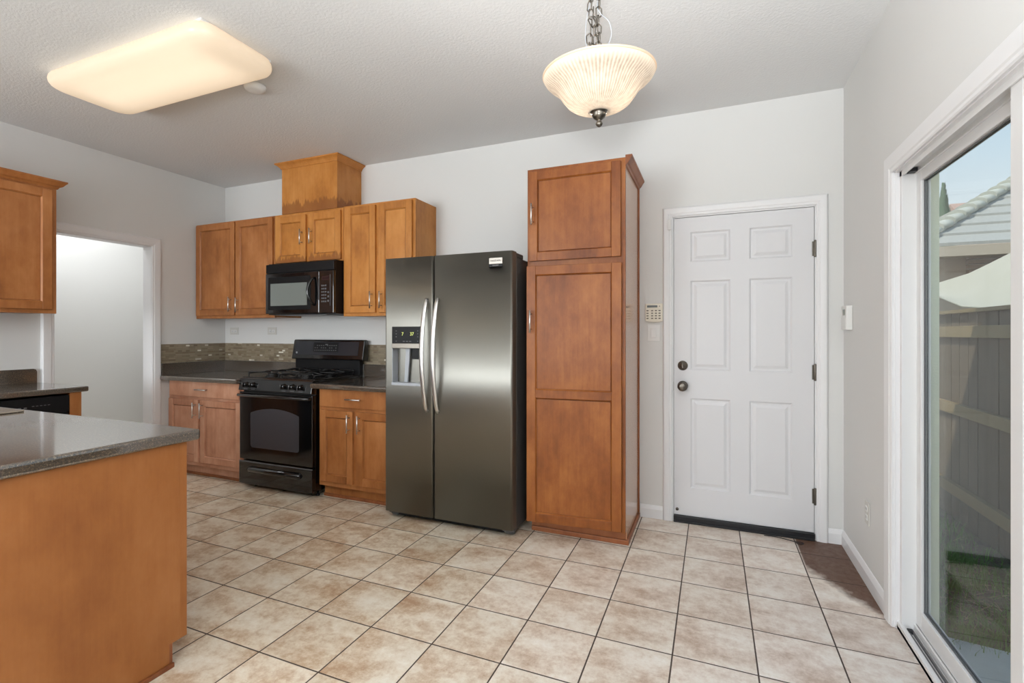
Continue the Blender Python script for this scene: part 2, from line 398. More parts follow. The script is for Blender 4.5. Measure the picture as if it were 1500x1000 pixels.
def obj(name, bm, mats, parent=None, label=None, smooth_all=False):
    me = bpy.data.meshes.new(name)
    bmesh.ops.recalc_face_normals(bm, faces=bm.faces) if smooth_all else None
    off = Vector((0, 0, 0))
    if parent is not None:
        q = parent
        while q is not None: off += q.location; q = q.parent
        loc = Vector((0, 0, 0))
    else:
        xs = [v.co.x for v in bm.verts]; ys = [v.co.y for v in bm.verts]; zs = [v.co.z for v in bm.verts]
        off = Vector(((min(xs)+max(xs))/2, (min(ys)+max(ys))/2, min(zs))); loc = off
    for v in bm.verts: v.co -= off
    bm.to_mesh(me); bm.free()
    if not isinstance(mats, (list, tuple)): mats = [mats]
    for m in mats: me.materials.append(m)
    o = bpy.data.objects.new(name, me); COL.objects.link(o); o.location = loc
    if parent is not None: o.parent = parent
    if label: o['label'] = label
    return o
def thing(name, label, cat, loc, group=None):
    o = bpy.data.objects.new(name, None); COL.objects.link(o); o.location = loc; o.empty_display_size = 0.05
    o['label'] = label; o['category'] = cat
    if group: o['group'] = group
    return o
def tag(o, label, cat, group=None):
    o['label'] = label; o['category'] = cat
    if group: o['group'] = group
    return o
def struct(name, bm, mats, label=None):
    o = obj(name, bm, mats, None, label); o['kind'] = 'structure'; return o
def sroot(name, loc, label=None):
    o = bpy.data.objects.new(name, None); COL.objects.link(o); o.location = loc; o['kind'] = 'structure'
    if label: o['label'] = label
    return o
def B(*a, **k):
    bm = bmesh.new(); box(bm, *a, **k); return bm
def text_mesh(name, txt, size, loc, rot, mat, parent, ext=0.0004, align='CENTER'):
    c = bpy.data.curves.new(name, 'FONT'); c.body = txt; c.size = size; c.align_x = align; c.align_y = 'CENTER'; c.extrude = ext
    tmp = bpy.data.objects.new(name+'_curve', c); COL.objects.link(tmp)
    dg = bpy.context.evaluated_depsgraph_get(); dg.update()
    me = bpy.data.meshes.new_from_object(tmp.evaluated_get(dg)); me.name = name
    bpy.data.objects.remove(tmp); bpy.data.curves.remove(c)
    me.materials.clear(); me.materials.append(mat)
    o = bpy.data.objects.new(name, me); COL.objects.link(o)
    off = Vector((0, 0, 0)); q = parent
    while q is not None: off += q.location; q = q.parent
    o.location = Vector(loc)-off; o.rotation_euler = rot; o.parent = parent
    return o

# ---------------------------------------------------------------- room shell
XL, XR, YB, YF, ZC = -4.636, 0.735, 3.50, -2.5, 2.772
WT = 0.15
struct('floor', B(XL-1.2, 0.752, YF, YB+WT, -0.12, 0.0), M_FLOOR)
struct('ceiling', B(XL-1.2, XR+WT, YF-WT, YB+WT, ZC, ZC+0.2), M_CEIL)
# back wall with the entry door opening
bm = bmesh.new(); DX0, DX1, DZ = -0.252, 0.587, 2.072
box(bm, XL-WT, DX0, YB, YB+WT, 0, ZC); box(bm, DX1, XR+WT, YB, YB+WT, -0.12, ZC); box(bm, DX0, DX1, YB, YB+WT, DZ, ZC)
struct('wall_back', bm, M_WALL)
# right wall with the sliding door opening
SY0, SY1, SZ = 0.87, 2.60, 2.0
bm = bmesh.new()
box(bm, XR, XR+WT, SY1, YB, -0.12, ZC); box(bm, XR, XR+WT, YF, SY0, -0.12, ZC); box(bm, XR, XR+WT, SY0, SY1, SZ, ZC)
struct('wall_right', bm, M_WALL)
# left wall with the flush white door
LY0, LY1, LZ = 2.09, 2.785, 2.055
bm = bmesh.new()
box(bm, XL-WT+0.04, XL, LY1, YB, 0, ZC); box(bm, XL-WT+0.04, XL, YF, LY0, 0, ZC); box(bm, XL-WT+0.04, XL, LY0, LY1, LZ, ZC)
struct('wall_left', bm, M_WALL)
# wall behind the camera with two assumed window openings for the fill lamps
bm = bmesh.new()
box(bm, XL-WT, XR+WT, YF-WT, YF, 0, 0.5); box(bm, XL-WT, XR+WT, YF-WT, YF, 2.4, ZC)
box(bm, XL-WT, -4.2, YF-WT, YF, 0.5, 2.4); box(bm, -2.5, -1.87, YF-WT, YF, 0.5, 2.4); box(bm, 0.43, XR+WT, YF-WT, YF, 0.5, 2.4)
struct('wall_front', bm, M_WALL)

# casings -------------------------------------------------------
def casing_profile(w):      # (across, out) outline; across 0 = inner edge
    return [(0, 0), (0, 0.010), (0.006, 0.014), (0.016, 0.014), (0.022, 0.018), (w-0.022, 0.020), (w-0.010, 0.020), (w-0.003, 0.014), (w, 0.008), (w, 0)]
def casing_y(bm, x0, x1, z1, w, yw, z0=0.0):
    """casing round an opening in a wall whose face is y=yw (room at -y)"""
    pr = casing_profile(w)
    def vert(xi, s):
        t = bmesh.new()
        lo = [t.verts.new((xi+s*a, yw-o_, z0)) for a, o_ in pr]; hi = [t.verts.new((xi+s*a, yw-o_, z1+a)) for a, o_ in pr]
        n = len(pr)
        for i in range(n): t.faces.new([lo[i], lo[(i+1) % n], hi[(i+1) % n], hi[i]])
        t.faces.new(lo); t.faces.new(hi); bmesh.ops.recalc_face_normals(t, faces=t.faces); merge(bm, t)
    vert(x0, -1); vert(x1, 1)
    t = bmesh.new()
    a_ = [t.verts.new((x0-a, yw-o_, z1+a)) for a, o_ in pr]; b_ = [t.verts.new((x1+a, yw-o_, z1+a)) for a, o_ in pr]
    n = len(pr)
    for i in range(n): t.faces.new([a_[i], a_[(i+1) % n], b_[(i+1) % n], b_[i]])
    t.faces.new(a_); t.faces.new(b_); bmesh.ops.recalc_face_normals(t, faces=t.faces); merge(bm, t)
def casing_rot(bm, y0, y1, z1, w, xw, sgn, z0=0.0):
    """casing on a wall face x=xw; sgn=+1 room towards +x, -1 room towards -x"""
    t = bmesh.new(); casing_y(t, y0, y1, z1, w, 0, z0)
    for v in t.verts:
        x, y, z = v.co; v.co = (xw - sgn*y, x, z)
    bmesh.ops.recalc_face_normals(t, faces=t.faces); merge(bm, t)
bm = bmesh.new(); casing_y(bm, DX0-0.004, DX1+0.004, DZ+0.004, 0.062, YB); struct('trim_1', bm, M_TRIM, 'white casing around the entry door')
bm = bmesh.new(); casing_rot(bm, SY0, SY1, 1.985, 0.085, XR, -1); struct('trim_2', bm, M_TRIM, 'wide white casing around the sliding glass door')
bm = bmesh.new(); casing_rot(bm, LY0, LY1, LZ, 0.078, XL, 1); struct('trim_3', bm, M_TRIM, 'white casing around the open passage in the left wall')
# baseboards
def bb_prof(s=1): return [(0, 0), (-0.014, 0), (-0.014, 0.062), (-0.008, 0.078), (-0.004, 0.086), (0, 0.088)]
bm = bmesh.new()
prism(bm, [(YB+a, z) for a, z in bb_prof()], 'x', -0.47, DX0-0.066); prism(bm, [(YB+a, z) for a, z in bb_prof()], 'x', DX1+0.066, XR)
struct('baseboard_back', bm, M_TRIM)
bm = bmesh.new(); prism(bm, [(XR+a, z) for a, z in bb_prof()], 'y', SY1+0.086, YB); prism(bm, [(XR+a, z) for a, z in bb_prof()], 'y', YF, SY0-0.086)
struct('baseboard_right', bm, M_TRIM)

# entry door ----------------------------------------------------
d1 = sroot('door_1', (0.165, YB+0.02, 0), 'white six-panel entry door beside the tall pantry')
X0, X1, Z0, Z1 = -0.247, 0.582, 0.045, 2.066
yf = YB+0.004
def raised_panel(bm, x0, x1, z0, z1, y):
    t = bmesh.new()
    steps = [(0, 0.0), (0.010, 0.009), (0.022, 0.009), (0.040, 0.002)]
    rings = []
    for ins, dep in steps:
        rings.append([t.verts.new(p) for p in ((x0+ins, y+dep, z0+ins), (x1-ins, y+dep, z0+ins), (x1-ins, y+dep, z1-ins), (x0+ins, y+dep, z1-ins))])
    for a, b in zip(rings, rings[1:]):
        for k in range(4): t.faces.new([a[k], a[(k+1) % 4], b[(k+1) % 4], b[k]])
    t.faces.new(rings[-1]); merge(bm, t)
bm = bmesh.new()
cols = [(-0.140, 0.107), (0.219, 0.463)]; rows = [(0.235, 0.842), (1.032, 1.636), (1.762, 1.966)]
xs = [X0, cols[0][0], cols[0][1], cols[1][0], cols[1][1], X1]; zs = [Z0] + [v for r in rows for v in r] + [Z1]
for i in range(len(xs)-1):
    for j in range(len(zs)-1):
        if i in (1, 3) and j in (1, 3, 5): raised_panel(bm, xs[i], xs[i+1], zs[j], zs[j+1], yf)
        else:
            bm.faces.new([bm.verts.new(p) for p in ((xs[i], yf, zs[j]), (xs[i+1], yf, zs[j]), (xs[i+1], yf, zs[j+1]), (xs[i], yf, zs[j+1]))])
box(bm, X0, X1, yf+0.012, yf+0.042, Z0, Z1)
for (a, b, c, d) in ((X0, X0+0.001, Z0, Z1), (X1-0.001, X1, Z0, Z1)): box(bm, a, b, yf, yf+0.013, c, d)
box(bm, X0, X1, yf, yf+0.013, Z1-0.001, Z1); box(bm, X0, X1, yf, yf+0.013, Z0, Z0+0.001)
bmesh.ops.remove_doubles(bm, verts=bm.verts, dist=0.00005)
obj('door_panel', bm, M_DOORW, d1)
bm = bmesh.new(); box(bm, DX0-0.004, X0-0.0018, YB-0.001, YB+WT, 0, DZ); box(bm, X1+0.0018, DX1+0.004, YB-0.001, YB+WT, 0, DZ); box(bm, DX0, DX1, YB-0.001, YB+WT, Z1+0.0022, DZ+0.004)
box(bm, DX0, X0+0.012, yf+0.05, yf+0.075, 0, DZ); box(bm, X1-0.012, DX1, yf+0.05, yf+0.075, 0, DZ)
obj('door_frame', bm, M_TRIM, d1)
bm = B(X0, X1+0.002, YB-0.016, YB+0.02, 0.010, 0.044, bev=0.003); box(bm, X0, X1, YB-0.024, YB+0.05, 0.0, 0.014, bev=0.002)
obj('door_sweep', bm, M_RUBBER, d1)
for hz in (1.806, 1.040, 0.272):
    bm = bmesh.new(); lathe(bm, [(0.0, -0.052), (0.006, -0.052), (0.007, -0.048), (0.007, 0.048), (0.006, 0.052), (0.0, 0.052)], (X1+0.003, YB-0.006, hz), 16)
    box(bm, X1-0.012, X1+0.002, YB-0.001, YB+0.005, hz-0.045, hz+0.045)
    obj('hinge', bm, M_AGED, d1)
bm = bmesh.new(); lathe(bm, [(0.0, 0.0), (0.033, 0.0), (0.033, 0.004), (0.028, 0.012), (0.020, 0.016), (0.018, 0.018), (0.018, 0.03), (0.0, 0.03)], (-0.189, yf, 1.062), 32, 'y')
box(bm, -0.194, -0.184, yf-0.044, yf-0.028, 1.046, 1.078, bev=0.003)
obj('deadbolt', bm, M_AGED, d1)
bm = bmesh.new(); lathe(bm, [(0.0, 0.0), (0.034, 0.0), (0.034, 0.005), (0.026, 0.010), (0.013, 0.014), (0.012, 0.034), (0.020, 0.040), (0.029, 0.050), (0.031, 0.060), (0.028, 0.070), (0.016, 0.075), (0.0, 0.076)], (-0.189, yf, 0.924), 36, 'y')
obj('door_knob', bm, M_AGED, d1)
bm = B(-0.253, -0.247, yf-0.004, yf+0.02, 0.89, 0.95); obj('latch_strike', bm, M_AGED, d1)
bm = bmesh.new(); lathe(bm, [(0, 0), (0.010, 0), (0.010, 0.006), (0.0, 0.008)], (-0.225, yf, 0.083), 16, 'y'); obj('door_bumper', bm, M_AGED, d1)
bm = B(-0.285, -0.262, YB-0.035, YB-0.020, 1.985, 2.055, bev=0.003)
tag(obj('contact_sensor', bm, M_WHITEP), 'small white contact sensor on the casing at the entry door\'s top left corner', 'sensor')

# open passage in the left wall, with the hall's own walls beyond
bm = bmesh.new(); box(bm, XL-WT+0.04, XL+0.001, LY0-0.003, LY0+0.002, 0, LZ); box(bm, XL-WT+0.04, XL+0.001, LY1-0.002, LY1+0.003, 0, LZ); box(bm, XL-WT+0.04, XL+0.001, LY0, LY1, LZ-0.003, LZ+0.003)
struct('trim_5', bm, M_TRIM, 'white jamb lining the passage in the left wall')
bm = bmesh.new(); box(bm, -5.95, -5.80, 0.9, YB+WT, 0, ZC); box(bm, -5.80, XL-WT+0.04, 0.9, 1.05, 0, ZC); box(bm, -5.80, XL-WT+0.04, YB, YB+WT, 0, ZC)
struct('wall_hall', bm, M_WALL)
bm = bmesh.new(); box(bm, XR-0.001, 0.752, SY0, SY1, 1.980, SZ); box(bm, XR-0.001, 0.752, SY1-0.006, SY1, 0, SZ); box(bm, XR-0.001, 0.752, SY0, SY0+0.006, 0, SZ)
struct('trim_6', bm, M_TRIM, 'thin white reveal between casing and sliding door frame')
# sliding glass door
d3 = sroot('door_3', (0.80, 1.75, 0), 'white vinyl sliding glass door to the side yard')
FX0, FX1 = 0.750, 0.850
bm = bmesh.new()
box(bm, FX0, FX1, SY1-0.030, SY1, 0.0, SZ, bev=0.002); box(bm, FX0, FX1, SY0, SY0+0.030, 0, SZ, bev=0.002)
box(bm, FX0, FX1, SY0, SY1, SZ-0.022, SZ, bev=0.002); box(bm, FX0, FX0+0.006, SY0, SY1, SZ-0.042, SZ, bev=0.001)
box(bm, FX0+0.042, FX0+0.050, SY0, SY1, SZ-0.040, SZ, bev=0.001)
obj('door_frame', bm, M_VINYL, d3)
bm = bmesh.new()
box(bm, 0.740, FX1, SY0, SY1, 0.0, 0.018, bev=0.001); box(bm, 0.740, 0.758, SY0, SY1, 0.0, 0.034, bev=0.003); box(bm, 0.792, 0.800, SY0, SY1, 0.0, 0.045, bev=0.001)
tr_ = obj('sill_track', bm, M_VINYL, d3)
bm = bmesh.new(); box(bm, 0.762, 0.768, SY0+.03, SY1-.05, 0.018, 0.026); box(bm, 0.776, 0.782, SY0+.03, SY1-.05, 0.018, 0.030)
obj('track_rail', bm, M_GREYMID, tr_)
bm = B(0.762, 0.782, SY1-0.075, SY1-0.045, 0.018, 0.030, bev=0.003); obj('track_stop', bm, M_RUBBER, tr_)
def sash(name, xa, xb, y0, y1, z0, z1, sw, rt, rb, gx):
    bm = bmesh.new()
    box(bm, xa, xb, y0, y0+sw, z0, z1, bev=0.003); box(bm, xa, xb, y1-sw, y1, z0, z1, bev=0.003)
    box(bm, xa, xb, y0+sw, y1-sw, z1-rt, z1, bev=0.003); box(bm, xa, xb, y0+sw, y1-sw, z0, z0+rb, bev=0.003)
    s = obj(name, bm, M_VINYL, d3)
    obj('glass_pane', B(gx-0.002, gx+0.002, y0+sw-0.006, y1-sw+0.006, z0+rb-0.006, z1-rt+0.006), M_GLASS, s)
    bm = bmesh.new(); a, b, c, d = y0+sw, y1-sw, z0+rb, z1-rt; g = 0.005
    for xx0, xx1 in ((gx-0.007, gx-0.002), (gx+0.002, gx+0.007)):
        box(bm, xx0, xx1, a, a+g, c, d); box(bm, xx0, xx1, b-g, b, c, d); box(bm, xx0, xx1, a, b, c, c+g); box(bm, xx0, xx1, a, b, d-g, d)
    obj('glazing_bead', bm, M_GREYMID, s)
    return s
sash('fixed_sash', 0.801, 0.835, 1.70, SY1-0.026, 0.045, 1.982, 0.052, 0.062, 0.075, 0.818)
ss = sash('sliding_sash', 0.757, 0.789, SY0+0.03, 1.762, 0.030, 1.972, 0.060, 0.065, 0.090, 0.773)
obj('pull_handle', B(0.742, 0.757, 0.915, 0.935, 0.92, 1.16, bev=0.004), M_WHITEP, ss)
bm = bmesh.new(); box(bm, 0.764, 0.79, SY1-0.08, SY1-0.045, SZ-0.040, SZ-0.024); obj('track_stop', bm, M_RUBBER, d3)
bm = bmesh.new(); box(bm, XR+WT-0.034, XR+WT+0.004, SY1-0.002, SY1+0.07, -0.12, SZ+0.07, bev=0.003); box(bm, XR+WT-0.035, XR+WT+0.02, SY0-0.07, SY0+0.012, -0.12, SZ+0.07, bev=0.003); box(bm, XR+WT-0.035, XR+WT+0.02, SY0-.07, SY1+.07, SZ-0.006, SZ+0.07, bev=0.003)
struct('trim_4', bm, M_EXTW, 'pale outside trim around the sliding glass door')

# ---------------------------------------------------------------- cabinetry
def bead(bm, x0, x1, z0, z1, y, g=0.0035):
    """chamfer round a recessed panel, its shadow line painted as a dark strip (material slot 1)"""
    c = 0.007; f = y-0.0108      # chamfered inner edge of the frame, then the thin shadow strip
    def quad(p):
        bm.faces.new([bm.verts.new(q) for q in p]).material_index = 0
    F = ((x0, f, z0), (x1, f, z0), (x1, f, z1), (x0, f, z1)); P = ((x0+c, y, z0+c), (x1-c, y, z0+c), (x1-c, y, z1-c), (x0+c, y, z1-c))
    for i in range(4): quad((F[i], F[(i+1) % 4], P[(i+1) % 4], P[i]))
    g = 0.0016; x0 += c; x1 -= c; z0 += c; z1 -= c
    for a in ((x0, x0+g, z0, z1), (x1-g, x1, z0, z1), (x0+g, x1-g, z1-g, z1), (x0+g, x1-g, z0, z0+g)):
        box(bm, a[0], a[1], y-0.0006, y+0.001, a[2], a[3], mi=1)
def door_bm(bm, x0, x1, z0, z1, y, th=0.02, st=0.055, dep=0.011, st_b=None):
    """shaker door facing -y with its front at y"""
    box(bm, x0, x0+st, y, y+th, z0, z1, bev=0.0025); box(bm, x1-st, x1, y, y+th, z0, z1, bev=0.0025)
    box(bm, x0+st, x1-st, y, y+th, z1-st, z1, bev=0.0025); box(bm, x0+st, x1-st, y, y+th, z0, z0+(st_b or st), bev=0.0025)
    box(bm, x0+st-0.003, x1-st+0.003, y+dep, y+th-0.003, z0+st-0.003, z1-st+0.003)
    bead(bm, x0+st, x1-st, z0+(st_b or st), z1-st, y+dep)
def bar_handle(p0, p1, nrm, r=0.0052, off=0.030, inset=0.022, mat=None):
    bm = bmesh.new(); p0, p1, nrm = Vector(p0), Vector(p1), Vector(nrm)
    d = (p1-p0).normalized(); a, b = p0+nrm*off, p1+nrm*off
    tube(bm, [a, b], r, 12)
    for q in (p0+d*inset, p1-d*inset): tube(bm, [q, q+nrm*off], r*0.8, 8)
    return bm
NY = (0, -1, 0)
def cab_door(root, x0, x1, z0, z1, y, mat, hx=None, hz=None, hlen=0.135, st=0.055, rot=None, name='door'):
    bm = bmesh.new(); door_bm(bm, x0, x1, z0, z1, y, st=st)
    d = obj(name, bm, [mat, M_SHADELINE], root)
    if hx is not None:
        obj('handle', bar_handle((hx, y, hz-hlen/2), (hx, y, hz+hlen/2), NY), M_CHROME, d)
    return d
def drawer(root, x0, x1, z0, z1, y, mat, hlen=0.14):
    bm = bmesh.new(); box(bm, x0, x1, y, y+0.02, z0, z1, bev=0.004, seg=3)
    d = obj('drawer', bm, mat, root); cx = (x0+x1)/2; cz = (z0+z1)/2
    obj('handle', bar_handle((cx-hlen/2, y, cz), (cx+hlen/2, y, cz), NY), M_CHROME, d); return d
def face_frame(bm, x0, x1, z0, z1, y, th, openings):
    """plain slab frame with a bit of relief: drawn as stiles and rails behind the doors"""
    box(bm, x0, x1, y, y+th, z0, z1, bev=0.0015)

YU = 3.195; YUD = 3.175
# upper cabinet, left of the microwave
t = thing('upper_cabinet', 'two-door maple wall cabinet in the corner left of the microwave', 'cabinet', (-4.12, 3.5, 1.42), 'maple wall cabinets')
bm = bmesh.new(); box(bm, XL+0.003, -3.603, YU+0.02, YB-0.002, 1.425, 2.323); obj('body', bm, M_WOOD, t)
bm = bmesh.new(); box(bm, XL+0.003, -3.603, YU, YU+0.02, 1.42, 2.325, bev=0.002); obj('face_frame', bm, M_WOOD, t)
cab_door(t, -4.612, -4.090, 1.447, 2.312, YUD, M_WOOD, -4.130, 1.548)
cab_door(t, -4.072, -3.612, 1.447, 2.312, YUD, M_WOOD, -4.036, 1.540)
# over the microwave
t = thing('upper_cabinet', 'short golden two-door wall cabinet directly above the black microwave', 'cabinet', (-3.21, 3.5, 1.885), 'maple wall cabinets')
obj('body', B(-3.600, -2.832, YU+0.02, YB-0.002, 1.888, 2.323), M_WOODO, t)
obj('face_frame', B(-3.600, -2.832, YU, YU+0.02, 1.885, 2.325, bev=0.002), M_WOODO, t)
for a, b, hx in ((-3.575, -3.226, -3.262), (-3.190, -2.848, -3.156)):
    bm = bmesh.new(); door_bm(bm, a, b, 1.897, 2.302, YUD, st=0.058)
    d = obj('door', bm, [M_WOODD, M_SHADELINE], t)
    obj('handle', bar_handle((hx, YUD, 2.040), (hx, YUD, 2.170), NY), M_CHROME, d)
# right of the microwave
t = thing('upper_cabinet', 'two-door maple wall cabinet partly hidden behind the refrigerator top', 'cabinet', (-2.48, 3.5, 1.42), 'maple wall cabinets')
obj('body', B(-2.829, -2.127, YU+0.02, YB-0.002, 1.425, 2.328), M_WOODO, t)
obj('face_frame', B(-2.829, -2.127, YU, YU+0.02, 1.42, 2.33, bev=0.002), M_WOODO, t)
cab_door(t, -2.800, -2.497, 1.447, 2.310, YUD, M_WOODO, -2.525, 1.548)
cab_door(t, -2.462, -2.150, 1.447, 2.316, YUD, M_WOODO, -2.432, 1.548)
# duct cover box up to the ceiling
t = thing('duct_cover_box', 'golden wooden box with crown moulding rising from the cabinets to the ceiling', 'cabinet box', (-3.2, 3.5, 2.326))
obj('body', B(-3.517, -2.898, YU, YB-0.002, 2.327, 2.745, bev=0.0015), M_WOODW, t)
def crown(bm, pts_path, prof, closed=False):
    """sweep a crown profile (out, up) round right-angled horizontal path; pts: list of (x,y,nx,ny) mitred offsets"""
    rings = [[bm.verts.new((x+nx*o_, y+ny*o_, z)) for o_, z in prof] for x, y, nx, ny in pts_path]
    n = len(prof)
    for a, b in zip(rings, rings[1:]):
        for k in range(n): bm.faces.new([a[k], a[(k+1) % n], b[(k+1) % n], b[k]])
    bm.faces.new(rings[0]); bm.faces.new(rings[-1])
bm = bmesh.new()
z = 2.722; pr = [(0, z), (0.006, z), (0.010, z+0.010), (0.022, z+0.024), (0.036, z+0.034), (0.044, z+0.038), (0.044, 2.770), (0, 2.770)]
crown(bm, [(-3.517, YB-0.002, -1, 0), (-3.517, YU, -1, -1), (-2.898, YU, 1, -1), (-2.898, YB-0.002, 1, 0)], pr)
obj('crown_molding', bm, M_WOODO, t, smooth_all=True)

# left wall upper cabinet (face towards +x)
t = thing('upper_cabinet', 'maple wall cabinet with crown moulding at the far left edge, on the left wall', 'cabinet', (XL, 1.5, 1.42), 'maple wall cabinets')
obj('body', B(XL+0.003, -4.32, 0.75, 1.950, 1.425, 2.323), M_WOOD, t)
obj('face_frame', B(-4.32, -4.30, 0.75, 1.955, 1.42, 2.325, bev=0.002), M_WOOD, t)
R90 = Matrix(((0, -1, 0, 0), (1, 0, 0, 0), (0, 0, 1, 0), (0, 0, 0, 1)))   # (x,y)->(-y,x)
def door_side(root, y0, y1, z0, z1, x, mat, hy=None, hz=None):
    b = bmesh.new(); door_bm(b, y0, y1, z0, z1, -x-0.02+0.02)
    bmesh.ops.transform(b, matrix=R90, verts=b.verts)
    return obj('door', b, [mat, M_SHADELINE], root)
# R90 maps front y=-x  ->  x = +x : front plane of the door at x
door_side(t, 1.355, 1.925, 1.447, 2.285, -4.282, M_WOOD)
door_side(t, 0.775, 1.340, 1.447, 2.285, -4.282, M_WOOD)
bm = bmesh.new(); z = 2.300
pr = [(0, z), (0.006, z), (0.012, z+0.012), (0.026, z+0.020), (0.040, z+0.040), (0.046, z+0.046), (0.046, z+0.056), (0, z+0.056)]
crown(bm, [(-4.30, 0.75, 1, 0), (-4.30, 1.955, 1, 1), (XL+0.003, 1.955, 0, 1)], pr)
obj('crown_molding', bm, M_WOOD, t, smooth_all=True)

# base cabinets
def base_cab(label, x0, x1, dr, doors, mat, frame=True):
    t = thing('base_cabinet', label, 'cabinet', ((x0+x1)/2, 3.3, 0), 'maple base cabinets')
    obj('body', B(x0, x1, 2.96, YB-0.003, 0.10, 0.856), mat, t)
    obj('face_frame', B(x0, x1, 2.94, 2.96, 0.10, 0.856, bev=0.0015), mat, t)
    drawer(t, dr[0], dr[1], 0.715, 0.853, 2.92, mat)
    for a, b, hx in doors: cab_door(t, a, b, 0.138, 0.690, 2.92, mat, hx, 0.600)
    bm = bmesh.new(); box(bm, x0, x1, 2.998, 3.012, 0.0, 0.10); obj('toe_kick', bm, mat, t)
    bm = bmesh.new(); box(bm, x0, x1, 2.984, 2.998, 0.0, 0.024, bev=0.004); obj('shoe_molding', bm, M_DARKW, t)
    return t
base_cab('maple base cabinet with drawer and two doors left of the black range', XL+0.004, -3.662, (-4.600, -3.700), [(-4.612, -4.215, -4.248), (-4.187, -3.690, -4.155)], M_WOODL)
base_cab('maple base cabinet with drawer and two doors between range and refrigerator', -2.842, -2.125, (-2.818, -2.145), [(-2.818, -2.504, -2.532), (-2.466, -2.142, -2.436)], M_WOOD)

# countertops
def round_top(bm, x0, x1, y0, y1, z0, z1, r=0.012): box(bm, x0, x1, y0, y1, z0, z1, bev=r, seg=3)
t = thing('countertop', 'brown speckled countertop in the corner left of the range', 'countertop', (-4.1, 3.2, 0.857), 'speckled countertops')
bm = bmesh.new(); round_top(bm, XL+0.002, -3.650, 2.850, YB-0.002, 0.857, 0.897); obj('worktop', bm, M_LAM, t)
bm = bmesh.new(); box(bm, XL+0.02, -3.650, YB-0.021, YB-0.002, 0.896, 1.005, bev=0.003); box(bm, XL+0.002, XL+0.021, 2.868, YB-0.002, 0.896, 1.005, bev=0.003); obj('upstand', bm, M_LAM, t)
t = thing('countertop', 'brown speckled countertop between the range and the refrigerator', 'countertop', (-2.5, 3.2, 0.857), 'speckled countertops')
bm = bmesh.new(); round_top(bm, -2.854, -2.120, 2.850, YB-0.002, 0.857, 0.897); obj('worktop', bm, M_LAM, t)
bm = bmesh.new(); box(bm, -2.855, -2.120, YB-0.021, YB-0.002, 0.896, 1.005, bev=0.003); obj('upstand', bm, M_LAM, t)
# mosaic strip
bm = bmesh.new(); box(bm, XL+0.002, -2.10, YB-0.009, YB-0.001, 1.006, 1.180); box(bm, XL+0.001, XL+0.009, 2.866, YB-0.002, 1.006, 1.180)
tag(obj('mosaic_backsplash', bm, M_MOS), 'narrow beige mosaic tile strip above the corner and range countertops', 'backsplash')

# peninsula with sink
t = thing('peninsula_cabinet', 'golden maple peninsula cabinet with plain end panel in the left foreground', 'cabinet', (-2.9, 1.0, 0))
PX = -1.925
bm = bmesh.new(); prism(bm, [(0.70, 0.0), (1.222, 0.0), (1.222, 0.090), (1.262, 0.090), (1.262, 0.855), (0.70, 0.855)], 'x', PX-0.018, PX)
obj('end_panel', bm, M_WOODN, t)
obj('face_frame', B(-3.98, PX-0.0005, 1.2625, 1.290, 0.090, 0.855, bev=0.0015), M_WOODN, t)
obj('body', B(-3.98, PX-0.019, 0.72, 1.262, 0.09, 0.70), M_WOODN, t)
obj('toe_kick', B(-3.98, PX-0.001, 1.222, 1.234, 0.0, 0.09), M_DARKW, t)
obj('shoe_molding', B(PX, PX+0.012, 0.70, 1.235, 0.0, 0.018, bev=0.003), M_DARKW, t)
for a, b in ((-3.94, -3.46), (-3.44, -2.96), (-2.94, -2.46), (-2.44, -1.96)):
    b2 = bmesh.new(); door_bm(b2, -b, -a, 0.12, 0.66, -1.310)
    bmesh.ops.transform(b2, matrix=Matrix.Rotation(PI, 4, 'Z'), verts=b2.verts)
    obj('door', b2, [M_WOODN, M_SHADELINE], t)
# top with a hole for the sink
SX0, SX1, SYa, SYb = -3.90, -3.125, 0.80, 1.262
t = thing('countertop', 'large glossy speckled peninsula countertop with sink in the left foreground', 'countertop', (-2.9, 1.0, 0.857), 'speckled countertops')
bm = bmesh.new()
# one slab outline with a rectangular hole
def slab_hole(bm, x0, x1, y0, y1, z0, z1, hx0, hx1, hy0, hy1):
    t2 = bmesh.new()
    XS = [x0, hx0, hx1, x1]; YS = [y0, hy0, hy1, y1]
    top = {}
    for i in range(4):
        for j in range(4):
            top[i, j] = (t2.verts.new((XS[i], YS[j], z1)), t2.verts.new((XS[i], YS[j], z0)))
    for i in range(3):
        for j in range(3):
            if (i, j) == (1, 1): continue
            for s in (0, 1):
                t2.faces.new([top[i, j][s], top[i+1, j][s], top[i+1, j+1][s], top[i, j+1][s]])
    def side(a, b): t2.faces.new([top[a][0], top[b][0], top[b][1], top[a][1]])
    for i in range(3):
        side((i, 0), (i+1, 0)); side((i, 3), (i+1, 3)); side((0, i), (0, i+1)); side((3, i), (3, i+1))
    side((1, 1), (2, 1)); side((1, 2), (2, 2)); side((1, 1), (1, 2)); side((2, 1), (2, 2))
    bmesh.ops.recalc_face_normals(t2, faces=t2.faces)
    ed = [e for e in t2.edges if len(e.link_faces) == 2 and abs(e.link_faces[0].normal.dot(e.link_faces[1].normal)) < 0.5
          and (all(abs(v.co.x-x1) < 1e-5 for v in e.verts) or all(abs(v.co.y-y1) < 1e-5 for v in e.verts) or all(abs(v.co.y-y0) < 1e-5 for v in e.verts))]
    bmesh.ops.bevel(t2, geom=ed, offset=0.011, segments=3, affect='EDGES', profile=0.5)
    merge(bm, t2)
slab_hole(bm, XL+0.65, -1.900, 0.675, 1.330, 0.857, 0.900, SX0, SX1, SYa, SYb)
obj('worktop', bm, M_LAM, t)
t = thing('kitchen_sink', 'steel drop-in sink at the left edge of the peninsula countertop', 'sink', (-3.5, 1.03, 0.70))
bm = bmesh.new(); 
